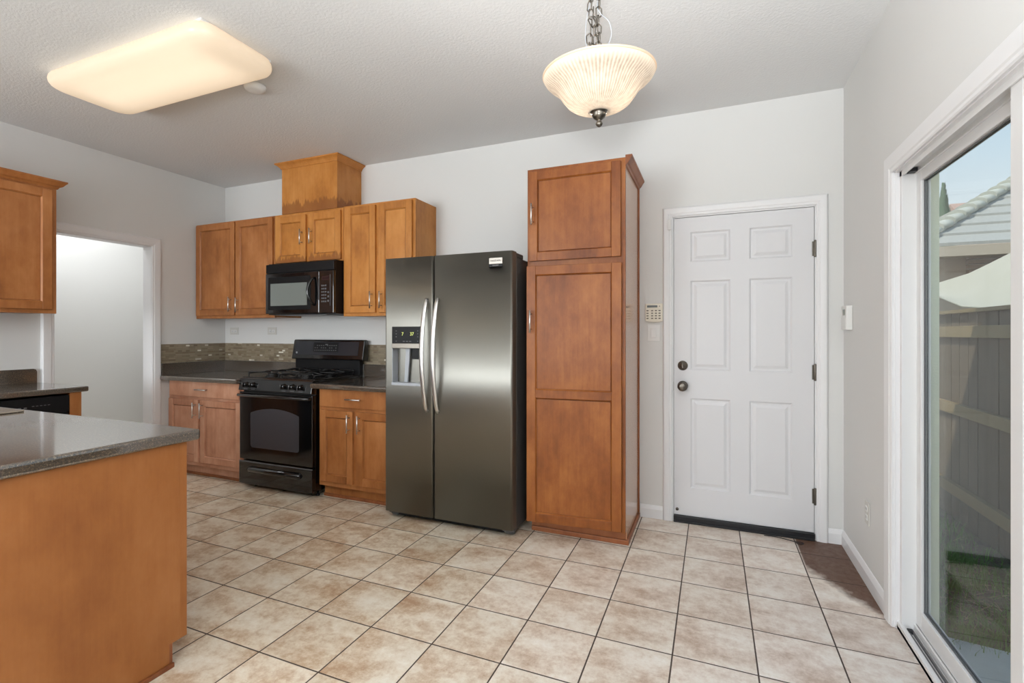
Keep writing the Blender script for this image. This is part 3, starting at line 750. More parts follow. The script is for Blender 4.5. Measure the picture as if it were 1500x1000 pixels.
def ring_rim(bm, o_, i_, z0, z1):
    box(bm, o_[0], i_[0], o_[2], o_[3], z0, z1, bev=0.003); box(bm, i_[1], o_[1], o_[2], o_[3], z0, z1, bev=0.003)
    box(bm, i_[0], i_[1], o_[2], i_[2], z0, z1, bev=0.003); box(bm, i_[0], i_[1], i_[3], o_[3], z0, z1, bev=0.003)
ring_rim(bm, (SX0-0.02, SX1+0.03, SYa-0.02, SYb+0.02), (SX0+0.03, SX1-0.04, SYa+0.04, SYb-0.03), 0.9003, 0.909)
obj('rim', bm, M_SINK, t)
bm = bmesh.new(); x0, x1, y0, y1 = SX0+0.03, SX1-0.04, SYa+0.04, SYb-0.03
bmx = bmesh.new(); box(bmx, x0-0.002, x0, y0, y1, 0.735, 0.905); box(bmx, x1, x1+0.002, y0, y1, 0.735, 0.905); box(bmx, x0, x1, y0-0.002, y0, 0.735, 0.905); box(bmx, x0, x1, y1, y1+0.002, 0.735, 0.905); box(bmx, x0, x1, y0, y1, 0.733, 0.736)
merge(bm, bmx); obj('basin', bm, M_SINK, t)
bm = bmesh.new(); lathe(bm, [(0.0, 0.004), (0.02, 0.004), (0.04, 0.006), (0.045, 0.002), (0.045, 0.0)], (-3.5, 1.03, 0.736), 24); obj('drain', bm, M_CHROME, t)

# left run: dishwasher, filler cabinet, counter
t = thing('countertop', 'speckled countertop above the dishwasher along the left wall', 'countertop', (-4.3, 1.4, 0.874), 'speckled countertops')
bm = bmesh.new(); box(bm, XL+0.002, -4.0, 0.675, 2.0, 0.880, 0.917, bev=0.008, seg=3); obj('worktop', bm, M_LAM, t)
bm = bmesh.new(); prism(bm, [(0.68, 0.9165), (1.983, 0.9165), (1.983, 1.000), (1.977, 1.014), (1.963, 1.020), (0.68, 1.020)], 'x', XL+0.002, XL+0.021); obj('upstand', bm, M_LAM, t)
t = thing('filler_cabinet', 'narrow maple end panel right of the dishwasher under the left counter', 'cabinet', (-4.3, 1.93, 0))
obj('end_panel', B(XL+0.003, -4.04, 1.945, 1.965, 0.0, 0.879), M_WOOD, t)
obj('stile', B(-4.04, -4.02, 1.900, 1.966, 0.0, 0.879, bev=0.0015), M_WOOD, t)
t = thing('dishwasher', 'black dishwasher under the counter at the left edge', 'dishwasher', (-4.3, 1.62, 0))
obj('body', B(-4.58, -4.055, 1.345, 1.893, 0.02, 0.862), M_BLACKM, t)
obj('door', B(-4.055, -4.022, 1.335, 1.896, 0.10, 0.745, bev=0.004), M_BLACKM, t)
cp = obj('control_panel', B(-4.055, -4.016, 1.335, 1.896, 0.750, 0.866, bev=0.005), M_BLACKM, t)
for k in range(6): obj('button', B(-4.0165, -4.0145, 1.52+0.028*k, 1.535+0.028*k, 0.803, 0.812), M_MARKD, cp)
for k in range(5): obj('indicator', B(-4.0165, -4.0145, 1.70+0.020*k, 1.712+0.020*k, 0.812, 0.816), M_MARKD, cp)
obj('toe_kick', B(-4.10, -4.09, 1.345, 1.89, 0.0, 0.10), M_BLACKM, t)

# pantry ---------------------------------------------------------
t = thing('pantry_cabinet', 'tall maple pantry cabinet between the refrigerator and the white entry door', 'cabinet', (-0.79, 3.2, 0))
PX0, PX1, PYF = -1.105, -0.485, 2.940
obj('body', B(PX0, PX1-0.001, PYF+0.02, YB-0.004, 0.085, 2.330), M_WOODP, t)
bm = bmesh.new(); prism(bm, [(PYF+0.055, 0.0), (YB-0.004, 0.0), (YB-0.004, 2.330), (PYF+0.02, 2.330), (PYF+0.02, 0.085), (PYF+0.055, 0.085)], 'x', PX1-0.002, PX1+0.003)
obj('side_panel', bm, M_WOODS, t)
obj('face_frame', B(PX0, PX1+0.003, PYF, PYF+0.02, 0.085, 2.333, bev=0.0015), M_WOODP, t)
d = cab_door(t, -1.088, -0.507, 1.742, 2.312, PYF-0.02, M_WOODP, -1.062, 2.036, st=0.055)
# lower door: two recessed panels, standing slightly open on its right-hand hinges
bm = bmesh.new(); a, b, z0, z1, y = -1.090, -0.503, 0.098, 1.704, PYF-0.022
st = 0.058
box(bm, a, a+st, y, y+0.02, z0, z1, bev=0.0025); box(bm, b-st, b, y, y+0.02, z0, z1, bev=0.0025)
for (q0, q1) in ((z0, z0+0.055), (0.876, 0.928), (z1-0.056, z1)): box(bm, a+st, b-st, y, y+0.02, q0, q1, bev=0.0025)
box(bm, a+st-0.003, b-st+0.003, y+0.010, y+0.017, z0+0.05, z1-0.05)
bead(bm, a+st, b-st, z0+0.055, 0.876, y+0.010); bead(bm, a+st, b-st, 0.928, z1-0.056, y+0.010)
hb = bar_handle((a+0.030, y, 1.285), (a+0.030, y, 1.425), NY)
Mh = Matrix.Translation((b, y+0.02, 0)) @ Matrix.Rotation(math.radians(4.6), 4, 'Z') @ Matrix.Translation((-b, -y-0.02, 0))
bmesh.ops.transform(bm, matrix=Mh, verts=bm.verts); bmesh.ops.transform(hb, matrix=Mh, verts=hb.verts)
d = obj('door', bm, [M_WOODP, M_SHADELINE], t, 'two-panel lower door standing slightly open'); obj('handle', hb, M_CHROME, d)
obj('toe_kick', B(PX0+0.01, PX1-0.004, PYF+0.055, PYF+0.07, 0.0, 0.085), M_DARKW, t)
bm = bmesh.new(); box(bm, PX0+0.012, PX1+0.016, PYF+0.040, PYF+0.055, 0.0, 0.03, bev=0.004); box(bm, PX1+0.003, PX1+0.016, PYF+0.045, YB-0.016, 0.0, 0.03, bev=0.004); obj('shoe_molding', bm, M_DARKW, t)
obj('scribe_molding', B(PX1+0.003, PX1+0.011, YB-0.022, YB-0.004, 0.03, 2.29, bev=0.002), M_DARKW, t)
bm = bmesh.new(); z = 2.285
pr = [(0, z), (0.006, z), (0.010, z+0.012), (0.018, z+0.018), (0.034, z+0.044), (0.040, z+0.050), (0.040, z+0.062), (0, z+0.062)]
crown(bm, [(PX1+0.003, PYF, 1, 0), (PX1+0.003, YB-0.004, 1, 0)], pr); obj('crown_molding', bm, M_DARKW, t, smooth_all=True)

# ---------------------------------------------------------------- refrigerator
t = thing('refrigerator', 'stainless steel side-by-side refrigerator with ice and water dispenser', 'refrigerator', (-1.63, 3.15, 0))
RX0, RX1, RY = -2.107, -1.150, 2.790
obj('body', B(RX0+0.006, RX1-0.004, RY+0.085, 3.46, 0.035, 1.765, bev=0.003), M_GREYSIDE, t)
SPL = -1.719
def slab_curved(bm, x0, x1, y, th, z0, z1, bow=0.008, hole=None):
    n = 16
    cx = (x0+x1)/2; hw = (x1-x0)/2
    def fy(x): 
        u = abs((x-cx)/hw); return y + bow*0.15*u*u + (0.012*max(0, (u-0.965)/0.035)**2 if u > 0.965 else 0)
    xs = [x0, x0+0.004, x0+0.010] + [x0+0.014+(x1-x0-0.028)*i/n for i in range(n+1)] + [x1-0.010, x1-0.004, x1]
    zs = [z0, z1]
    if hole:
        xs += [hole[0], hole[1]]; zs = [z0, hole[2], hole[3], z1]
    xs = sorted(set(round(v, 5) for v in xs))
    F = {}; Bk = {}
    for i, x in enumerate(xs):
        for j, z in enumerate(zs):
            F[i, j] = bm.verts.new((x, fy(x), z)); Bk[i, j] = bm.verts.new((x, y+th, z))
    nx, nz = len(xs), len(zs)
    def inh(i, j): return hole and hole[0]-1e-4 <= (xs[i]+xs[i+1])/2 <= hole[1]+1e-4 and hole[2]-1e-4 <= (zs[j]+zs[j+1])/2 <= hole[3]+1e-4
    for i in range(nx-1):
        for j in range(nz-1):
            if inh(i, j): continue
            bm.faces.new([F[i, j], F[i+1, j], F[i+1, j+1], F[i, j+1]]).smooth = True
            bm.faces.new([Bk[i, j], Bk[i, j+1], Bk[i+1, j+1], Bk[i+1, j]])
        for j in (0, nz-1): bm.faces.new([F[i, j], F[i+1, j], Bk[i+1, j], Bk[i, j]])
    for j in range(nz-1):
        for i in (0, nx-1): bm.faces.new([F[i, j], F[i, j+1], Bk[i, j+1], Bk[i, j]])
DHX0, DHX1, DHZ0, DHZ1 = -2.048, -1.802, 0.930, 1.327
bm = bmesh.new(); slab_curved(bm, RX0, SPL-0.004, RY, 0.070, 0.052, 1.797, hole=(DHX0, DHX1, DHZ0, DHZ1)); fd = obj('door', bm, M_STEEL, t, 'narrow left freezer door with dispenser', smooth_all=True)
bm = bmesh.new(); slab_curved(bm, SPL+0.004, RX1, RY, 0.070, 0.052, 1.797); rd = obj('door', bm, M_STEEL, t, 'wide right door', smooth_all=True)
bm = bmesh.new(); box(bm, RX0+0.01, SPL-0.012, RY+0.070, RY+0.085, 0.07, 1.75); box(bm, SPL+0.012, RX1-0.006, RY+0.070, RY+0.085, 0.07, 1.75); obj('door_gasket', bm, M_RUBBER, t)
bm = bmesh.new(); box(bm, RX0+0.002, RX0+0.07, RY+0.02, RY+0.15, 1.765, 1.792, bev=0.005); box(bm, RX1-0.05, RX1-0.004, RY+0.072, RY+0.20, 1.765, 1.795, bev=0.005)
box(bm, RX0+.1, RX1-.1, RY+0.075, RY+0.088, 1.765, 1.785); obj('hinge_cover', bm, M_GREYSIDE, t)
def fridge_handle(x, parent):
    bm = bmesh.new(); n = 24; z0, z1 = 0.752, 1.516
    rings = []
    for i in range(n+1):
        s = i/n; z = z0+(z1-z0)*s
        bow = math.sin(PI*s)**0.75
        yc = RY-0.008-0.062*bow
        hw = 0.0135+0.004*bow; ht = 0.009
        if i in (0, n): hw *= 0.6; ht *= 0.6
        ring = []
        for k in range(12):
            a = 2*PI*k/12; ring.append(bm.verts.new((x+hw*math.cos(a), yc+ht*math.sin(a), z)))
        rings.append(ring)
    for a, b in zip(rings, rings[1:]):
        for k in range(12): bm.faces.new([a[k], a[(k+1) % 12], b[(k+1) % 12], b[k]]).smooth = True
    bm.faces.new(rings[0]); bm.faces.new(rings[-1])
    for z in (z0+0.014, z1-0.014): tube(bm, [(x, RY-0.012, z), (x, RY+0.004, z)], 0.009, 10)
    obj('handle', bm, M_CHROME, parent, smooth_all=True)
fridge_handle(-1.765, fd); fridge_handle(-1.681, rd)
# dispenser
ds = obj('dispenser_display', B(DHX0, DHX1, RY-0.002, RY+0.02, 1.212, DHZ1, bev=0.002), M_BLACKM, fd)
y1 = RY+0.066
obj('recess_side', B(DHX0, DHX0+0.004, RY+0.001, y1, DHZ0, 1.212), M_GREYPL, fd); obj('recess_side', B(DHX1-0.004, DHX1, RY+0.001, y1, DHZ0, 1.212), M_GREYPL, fd)
obj('recess_back', B(DHX0+0.003, DHX1-0.003, y1-0.003, y1, DHZ0, 1.212), M_STEEL, fd)
obj('drip_tray', B(DHX0-0.002, DHX1+0.002, RY-0.006, y1, DHZ0-0.006, DHZ0+0.014, bev=0.003), M_GREYPL, fd)
obj('dispenser_lip', B(DHX0, DHX1, RY-0.004, RY+0.05, 1.178, 1.213, bev=0.003), M_NICKEL, fd)
bm = bmesh.new(); prism(bm, [(-1.972, 0.944), (-1.945, 0.944), (-1.925, 1.178), (-1.960, 1.178)], 'y', RY+0.034, RY+0.050, bev=0.003); obj('water_lever', bm, M_GREYPL, fd)
obj('ice_chute', B(-1.895, -1.812, RY+0.012, RY+0.060, 1.105, 1.180, bev=0.004), M_BLACKM, fd)
FR = (PI/2, 0, 0)
text_mesh('display_digits', '7', 0.032, (-1.960, RY-0.0028, 1.276), FR, M_DIGIT, fd)
text_mesh('display_digits', '37', 0.032, (-1.885, RY-0.0028, 1.276), FR, M_DIGIT, fd)
for xx in (-1.958, -1.932, -1.906): obj('display_icon', B(xx, xx+0.016, RY-0.003, RY-0.0015, 1.224, 1.229), M_MARKD, ds)
for zz in (1.225, 1.255, 1.275, 1.295):
    for xx in (-2.016, -1.842): obj('display_icon', B(xx, xx+0.008, RY-0.003, RY-0.0015, zz, zz+0.005), M_MARKD, ds)
bd = obj('brand_badge', B(-1.308, -1.216, RY-0.003, RY+0.002, 1.718, 1.757, bev=0.001), M_NICKEL, rd)
bm = B(-1.308, -1.216, RY-0.0035, RY+0.002, 1.700, 1.717, bev=0.001); obj('badge_base', bm, M_BLACKM, rd)
text_mesh('badge_lettering', 'FRIGIDAIRE', 0.0145, (-1.262, RY-0.0036, 1.738), FR, M_BLACKM, bd)
text_mesh('badge_small_lettering', 'GALLERY', 0.0105, (-1.262, RY-0.0042, 1.7085), FR, M_MARK, bd)
obj('base_grille', B(RX0+0.05, RX1-0.02, RY+0.055, RY+0.085, 0.012, 0.050, bev=0.002), M_BLACKM, t)
for xx in (RX0+0.045, RX1-0.045):
    bm = bmesh.new(); lathe(bm, [(0.0, -0.03), (0.026, -0.03), (0.032, -0.02), (0.032, 0.02), (0.026, 0.03), (0.0, 0.03)], (xx, RY+0.075, 0.034), 24, 'x')
    box(bm, xx-0.04, xx+0.04, RY+0.04, RY+0.12, 0.028, 0.052, bev=0.004)
    obj('roller_foot', bm, M_GREYMID, t)
for xx in (RX0+0.05, RX1-0.05): obj('leveling_foot', B(xx-0.02, xx+0.02, 3.38, 3.42, 0.0, 0.04), M_BLACKM, t)

# ---------------------------------------------------------------- range
t = thing('gas_range', 'black gas range with oven between the base cabinets', 'range', (-3.25, 3.2, 0))
GX0, GX1 = -3.645, -2.857
obj('body', B(GX0+0.004, GX1-0.004, 2.915, 3.470, 0.045, 0.905, bev=0.003), M_BLACK, t)
bm = bmesh.new()
prism(bm, [(2.868, 0.812), (2.918, 0.800), (2.960, 0.800), (2.960, 0.912), (2.900, 0.915), (2.885, 0.905)], 'x', GX0, GX1, bev=0.003)
cp = obj('control_panel', bm, M_BLACK, t)
def knob(x, z):
    y = 2.868+ (z-0.812)*0.18
    bm = bmesh.new(); lathe(bm, [(0, 0), (0.023, 0.0), (0.022, 0.006), (0.018, 0.016), (0.017, 0.030), (0.014, 0.033), (0, 0.034)], (x, y+0.004, z), 28, 'y')
    box(bm, x-0.005, x+0.005, y-0.040, y-0.014, z-0.019, z+0.019, bev=0.003)
    k = obj('knob', bm, M_BLACK, cp)
    obj('pointer_mark', B(x-0.0012, x+0.0012, y-0.0412, y-0.0395, z+0.004, z+0.018), M_MARK, k)
for x in (-3.558, -3.478, -3.140, -3.050, -2.962): knob(x, 0.858)
for x in (-3.558, -3.478, -3.140, -3.050, -2.962): obj('knob_print', B(x-0.02, x+0.02, 2.8668, 2.872, 0.822, 0.8255), M_MARKD, cp)
# oven door with arched window
OW0, OW1, OZ0, OZ1 = -3.517, -2.990, 0.345, 0.628
dr = obj('oven_door', B(GX0, GX1, 2.880, 2.925, 0.242, 0.798, bev=0.006, seg=3), M_BLACK, t)
pts = []
r = 0.025
for (cx, cz, a0) in ((OW0+r, OZ0+r, 180), (OW1-r, OZ0+r, 270)):
    for i in range(7): a = math.radians(a0+90*i/6); pts.append((cx+r*math.cos(a), cz+r*math.sin(a)))
pts.append((OW1, OZ1))
for i in range(1, 16):
    s = i/16; x = OW1+(OW0-OW1)*s; pts.append((x, OZ1+0.045*math.sin(PI*s)**0.8))
pts.append((OW0, OZ1))
bm = bmesh.new(); prism(bm, pts, 'y', 2.8785, 2.884); obj('oven_window', bm, M_GLASSB, dr)
bm = bmesh.new(); tube(bm, [(GX0+0.004, 2.866, 0.772), (GX0+0.03, 2.846, 0.774), (-3.25, 2.838, 0.775), (GX1-0.03, 2.846, 0.774), (GX1-0.004, 2.866, 0.772)], 0.0145, 14, flat=0.9)
for x in (GX0+0.02, GX1-0.02): box(bm, x-0.012, x+0.012, 2.852, 2.885, 0.762, 0.786, bev=0.003)
obj('handle', bm, M_BLACK, dr)
bm = bmesh.new(); box(bm, GX0, GX1, 2.874, 2.92, 0.040, 0.222, bev=0.006, seg=3)
dw = obj('storage_drawer', bm, M_BLACK, t)
bm = bmesh.new(); tube(bm, [(GX0+0.11, 2.878, 0.165), (GX0+0.14, 2.868, 0.165), (GX1-0.14, 2.868, 0.165), (GX1-0.11, 2.878, 0.165)], [0.018, 0.024, 0.024, 0.018], 14); obj('drawer_pull', bm, M_BLACK, dw)
bm = bmesh.new(); box(bm, GX0, GX1, 2.876, 2.885, 0.2225, 0.228); obj('trim_strip', bm, M_GREYMID, t)
for x in (GX0+0.09, GX1-0.03):
    for y in (2.97, 3.40):
        bm = bmesh.new(); lathe(bm, [(0, 0), (0.016, 0), (0.016, 0.012), (0.008, 0.014), (0.008, 0.05), (0, 0.05)], (x, y, 0), 16); obj('leveling_leg', bm, M_BLACKM, t)
# cooktop
ct = obj('cooktop', B(GX0+0.001, GX1-0.001, 2.905, 3.42, 0.904, 0.922, bev=0.006, seg=3), M_BLACK, t)
for (bx, by, br) in ((-3.44, 3.03, 0.045), (-3.44, 3.29, 0.036), (-3.06, 3.03, 0.042), (-3.06, 3.29, 0.048), (-3.25, 3.16, 0.04)):
    bm = bmesh.new(); lathe(bm, [(0, 0.0), (br+0.012, 0.0), (br+0.010, 0.006), (br-0.004, 0.008), (br-0.004, 0.014), (br-0.002, 0.016), (br-0.004, 0.022), (br-0.012, 0.026), (0, 0.027)], (bx, by, 0.921), 28)
    obj('burner', bm, M_IRON, ct)
def grate(xa, xb):
    bm = bmesh.new(); z = 0.958; ya, yb = 2.935, 3.395; r = 0.0055
    def leg(x, y): tube(bm, [(x, y, 0.921), (x, y, z-0.006), (x+(0.01 if x < (xa+xb)/2 else -0.01), y, z)], r, 8)
    tube(bm, [(xa, ya, z-0.012), (xa+0.012, ya, z), (xb-0.012, ya, z), (xb, ya, z-0.012)], r, 8); tube(bm, [(xa, yb, z-0.012), (xa+0.012, yb, z), (xb-0.012, yb, z), (xb, yb, z-0.012)], r, 8)
    for x in (xa, xb): tube(bm, [(x, ya, z-0.012), (x, (ya+yb)/2, z-0.010), (x, yb, z-0.012)], r, 8)
    ym = (ya+yb)/2; tube(bm, [(xa, ym, z-0.006), (xb, ym, z-0.006)], r, 8)
    for yc in (3.03, 3.29):
        xm = (xa+xb)/2
        for (dx, dy) in ((1, 0), (-1, 0)):
            tube(bm, [(xm+dx*(xb-xa)/2, yc, z-0.010), (xm+dx*0.07, yc, z+0.004), (xm+dx*0.022, yc, z+0.002)], r, 8)
        tube(bm, [(xm, yc+0.022, z+0.002), (xm, yc+0.08, z+0.004), (xm, (ym if yc < ym else yb), z-0.003)], r, 8)
        tube(bm, [(xm, yc-0.022, z+0.002), (xm, yc-0.07, z+0.004), (xm, (ya if yc < ym else ym), z-0.003)], r, 8)
    for x in (xa+0.002, xb-0.002):
        for y in (ya+0.004, yb-0.004): tube(bm, [(x, y, 0.921), (x, y, z-0.010)], r, 8)
    obj('grate', bm, M_IRON, ct)
grate(GX0+0.035, -3.265); grate(-3.235, GX1-0.035)
# backguard
bm = bmesh.new(); box(bm, -3.600, GX1-0.002, 3.425, 3.472, 0.905, 1.06, bev=0.003); bgl = obj('backguard', bm, M_BLACKM, t)
bm = bmesh.new()
prism(bm, [(3.395, 1.045), (3.470, 1.032), (3.472, 1.205), (3.462, 1.222), (3.440, 1.224), (3.428, 1.218), (3.402, 1.075)], 'x', -3.622, -2.798, bev=0.010, seg=3)
cb = obj('console', bm, M_BLACK, t)
# control glass on the sloped console face
def slope_box(bm, x0, x1, s0, s1, th=0.002):
    """patch on the console's sloped face; s = 0 bottom .. 1 top"""
    def pt(x, s, o_): return (x, 3.4020+0.0257*s-o_*0.984, 1.075+0.143*s+o_*0.177)
    t2 = bmesh.new()
    v = [t2.verts.new(pt(x, s, o_)) for o_ in (0.0005, th) for x, s in ((x0, s0), (x1, s0), (x1, s1), (x0, s1))]
    for f in ((0, 1, 2, 3), (4, 5, 6, 7), (0, 1, 5, 4), (1, 2, 6, 5), (2, 3, 7, 6), (3, 0, 4, 7)): t2.faces.new([v[i] for i in f])
    bmesh.ops.recalc_face_normals(t2, faces=t2.faces); merge(bm, t2)
bm = bmesh.new(); slope_box(bm, -3.590, -2.860, 0.06, 0.90, 0.0012); obj('console_face', bm, M_PANELG, cb)
bm = bmesh.new(); slope_box(bm, -3.370, -3.085, 0.26, 0.84, 0.0022); cg = obj('control_display', bm, M_BLACKM, cb)
KEYS = [(-3.355+0.024*k, 0.013, 0.34+0.15*r_, 0.045) for r_ in range(3) for k in range(11) if random.random() < 0.8] + [(-3.235, 0.030, 0.68, 0.08)]
bm = bmesh.new()
for (kx, kw, ks, kh) in KEYS: slope_box(bm, kx, kx+kw, ks, ks+kh, 0.003)
o = obj('key_print', bm, M_MARKD, cg); o['kind'] = 'stuff'
bm = bmesh.new(); lathe(bm, [(0, 0), (0.009, 0), (0.009, 0.002), (0, 0.0025)], (-3.562, 3.4045, 1.103), 20, 'y'); obj('round_badge', bm, M_GREYPL, cb)

# ---------------------------------------------------------------- microwave
t = thing('microwave', 'black over-the-range microwave below the short golden cabinet', 'microwave', (-3.2, 3.3, 1.44))
MX0, MX1, MY = -3.588, -2.836, 3.085
obj('body', B(MX0+0.003, MX1-0.002, MY+0.03, YB-0.003, 1.440, 1.882, bev=0.003), M_BLACKM, t)
bm = B(MX0, MX1, MY+0.004, MY+0.034, 1.797, 1.872, bev=0.004); obj('vent_grille', bm, M_BLACKM, t)
CPX = -2.985
dr = obj('door', B(MX0, CPX-0.002, MY, MY+0.030, 1.447, 1.794, bev=0.006, seg=3), M_BLACK, t)
bm = bmesh.new(); prism(bm, rrect(MX0+0.035, -3.075, 1.480, 1.760, 0.012), 'y', MY-0.0015, MY+0.004); obj('window_frame', bm, M_BLACKM, dr)
bm = bmesh.new(); prism(bm, rrect(MX0+0.062, -3.115, 1.515, 1.705, 0.004), 'y', MY-0.0028, MY+0.003); obj('window', bm, M_MWGLASS, dr)
cp = obj('control_panel', B(CPX, MX1, MY, MY+0.030, 1.447, 1.794, bev=0.004), M_BLACK, t)
bm = bmesh.new(); n = 12
tube(bm, [(-3.035+(-0.030)*math.sin(PI*i/n)*0.9, MY-0.004-0.045*math.sin(PI*i/n)**0.7, 1.512+0.230*i/n) for i in range(n+1)], [0.008+0.004*math.sin(PI*i/n) for i in range(n+1)], 12)
obj('handle', bm, M_BLACK, dr)
obj('display', B(-2.955, -2.885, MY-0.001, MY+0.002, 1.715, 1.748), simple('dim_red_display', (44, 24, 28), 0.2), cp)
for r_ in range(6):
    for k in range(3): obj('key', B(-2.960+0.019*k, -2.948+0.019*k, MY-0.0015, MY+0.002, 1.535+0.026*r_, 1.547+0.026*r_), M_MARKD, cp)
for r_ in range(3):
    bm = bmesh.new(); lathe(bm, [(0, 0), (0.009, 0), (0.009, 0.001), (0, 0.0015)], (-2.890, MY, 1.545+0.035*r_), 16, 'y'); obj('round_key', bm, M_MARKD, cp)
obj('trim_strip', B(-2.871, -2.867, MY-0.0015, MY+0.002, 1.505, 1.760), M_GREYMID, cp)
obj('trim_strip', B(-2.992, -2.988, MY-0.0015, MY+0.002, 1.555, 1.735), M_GREYMID, dr)
obj('grease_filter', B(MX0+0.12, MX1-0.12, MY+0.05, MY+0.30, 1.434, 1.440), M_GREYMID, t)

# ---------------------------------------------------------------- wall fittings
def outlet(loc, label, axis='y', horiz=True):
    t = thing('wall_outlet', label, 'outlet', loc)
    x, y, z = loc
    def bx(u0, u1, w0, w1, d0, d1, bev=0.001):
        if axis == 'y': return B(x+u0, x+u1, y-d1, y-d0, z+w0, z+w1, bev=bev)
        return B(x-d1, x-d0, y+u0, y+u1, z+w0, z+w1, bev=bev)
    a, b = (0.058, 0.036) if horiz else (0.036, 0.058)
    obj('plate', bx(-a, a, -b, b, 0.0, 0.005), M_PLATE, t)
    for s in (-1, 1):
        if horiz:
            r = obj('receptacle', bx(s*0.021-0.015, s*0.021+0.015, -0.014, 0.014, 0.004, 0.0075), M_WHITEP, t)
            obj('slot', bx(s*0.021-0.008, s*0.021+0.008, -0.009, -0.005, 0.007, 0.0079, 0), M_GREYMID, r); obj('slot', bx(s*0.021-0.007, s*0.021+0.007, 0.005, 0.008, 0.007, 0.0079, 0), M_GREYMID, r)
        else:
            r = obj('receptacle', bx(-0.014, 0.014, s*0.021-0.015, s*0.021+0.015, 0.004, 0.0075), M_WHITEP, t)
            obj('slot', bx(-0.008, -0.005, s*0.021-0.006, s*0.021+0.006, 0.007, 0.0079, 0), M_GREYMID, r); obj('slot', bx(0.005, 0.008, s*0.021-0.006, s*0.021+0.006, 0.007, 0.0079, 0), M_GREYMID, r)
    return t
outlet((-3.978, YB-0.0005, 1.302), 'white sideways wall outlet nearer the range, under the corner cabinet')
outlet((-4.500, YB-0.0005, 1.302), 'white sideways wall outlet closest to the left corner of the back wall')
outlet((XR-0.0005, 3.0, 0.362), 'white upright wall outlet low on the right wall near the entry door', 'x', False)
t = thing('light_switch', 'white rocker light switch under the alarm keypad beside the entry door', 'switch', (-0.378, YB, 1.285))
obj('plate', B(-0.420, -0.337, YB-0.006, YB-0.0005, 1.227, 1.342, bev=0.002), M_WHITEP, t)
obj('rocker', B(-0.397, -0.362, YB-0.011, YB-0.005, 1.252, 1.318, bev=0.002), M_WHITEP, t)
t = thing('alarm_keypad', 'cream alarm keypad with buttons on the wall left of the entry door', 'keypad', (-0.376, YB, 1.42))
bm = bmesh.new(); prism(bm, [(-0.433, 1.366), (-0.405, 1.360), (-0.376, 1.358), (-0.347, 1.360), (-0.318, 1.366), (-0.318, 1.486), (-0.433, 1.486)], 'y', YB-0.026, YB-0.0005, bev=0.003)
kb = obj('housing', bm, M_CREAM, t)
obj('display', B(-0.421, -0.352, YB-0.0272, YB-0.0255, 1.459, 1.474), M_LCD, kb)
obj('status_light', B(-0.341, -0.336, YB-0.0272, YB-0.0255, 1.463, 1.471), M_BTN, kb)
for r_ in range(4):
    for k, xx in enumerate((-0.418, -0.387, -0.362, -0.338)):
        obj('button', B(xx-0.007, xx+0.007, YB-0.0285, YB-0.0255, 1.380+0.0178*r_, 1.388+0.0178*r_, bev=0.001), M_BTN, kb)
t = thing('thermostat', 'small white thermostat on the right wall beside the back corner', 'thermostat', (XR, 3.345, 1.30))
obj('housing', B(XR-0.032, XR-0.001, 3.290, 3.400, 1.302, 1.440, bev=0.003), M_WHITEP, t)
obj('display', B(XR-0.0335, XR-0.0315, 3.315, 3.365, 1.386, 1.420), M_LCDG, t)
obj('cover_flap', B(XR-0.0345, XR-0.0315, 3.293, 3.397, 1.305, 1.368, bev=0.001), M_WHITEP, t)

bm = bmesh.new(); pts = []
for i in range(40):
    s = i/39
    pts.append((0.30+0.19*s, 3.452+0.012*math.sin(s*5)-0.02*s, 0.004))
for i in range(14):
    a = i/13*PI*1.5; pts.append((0.49+0.02*math.sin(a), 3.425-0.016*(1-math.cos(a)), 0.004))
tube(bm, pts, 0.0025, 6)
tag(obj('loose_cord', bm, M_RUBBER), 'thin black cord lying on the floor tiles at the entry door threshold', 'cord')

# ---------------------------------------------------------------- ceiling light
LX0, LX1, LYa, LYb = -3.535, -2.200, 1.530, 1.985
t = thing('ceiling_light', 'large rectangular lit fluorescent fixture on the kitchen ceiling', 'ceiling light', ((LX0+LX1)/2, (LYa+LYb)/2, ZC))
obj('base_tray', B(LX0+0.03, LX1-0.03, LYa+0.03, LYb-0.03, ZC-0.012, ZC-0.001), M_WHITEP, t)
bm = bmesh.new(); rings = []
def rrect_ring(ins, r, z):
    return [bm.verts.new((x, y, z)) for x, y in rrect(LX0+ins, LX1-ins, LYa+ins, LYb-ins, r, 8)]
prof = [(0.028, 0.07, ZC-0.002), (0.012, 0.082, ZC-0.012), (0.003, 0.09, ZC-0.028), (0.0, 0.093, ZC-0.045), (0.003, 0.092, ZC-0.060), (0.012, 0.085, ZC-0.074), (0.028, 0.078, ZC-0.085), (0.055, 0.068, ZC-0.093), (0.10, 0.055, ZC-0.098), (0.16, 0.045, ZC-0.101)]
rings = [rrect_ring(*p) for p in prof]
n = len(rings[0])
for a, b in zip(rings, rings[1:]):
    for k in range(n): bm.faces.new([a[k], a[(k+1) % n], b[(k+1) % n], b[k]]).smooth = True
bm.faces.new(rings[-1]).smooth = True
obj('lens', bm, M_LENS, t, smooth_all=True)
for yy in (LYa+0.14, LYb-0.14):
    bm = bmesh.new(); tube(bm, [(LX0+0.09, yy, ZC-0.045), (LX1-0.09, yy, ZC-0.045)], 0.013, 12); obj('fluorescent_tube', bm, M_TUBE, t)
l = lamp('fluorescent_lamp', 'AREA', (0, 0, -0.030), (0, 0, 0), 0.62, (1.0, 0.92, 0.82), 1.05, 0.30); l.parent = t
bm = bmesh.new(); lathe(bm, [(0, 0), (0.062, 0), (0.062, -0.012), (0.055, -0.028), (0.035, -0.034), (0, -0.035)], (-2.545, 2.115, ZC-0.001), 36)
tag(obj('smoke_detector', bm, M_WHITEP), 'round white smoke detector on the ceiling behind the fluorescent light', 'smoke detector')

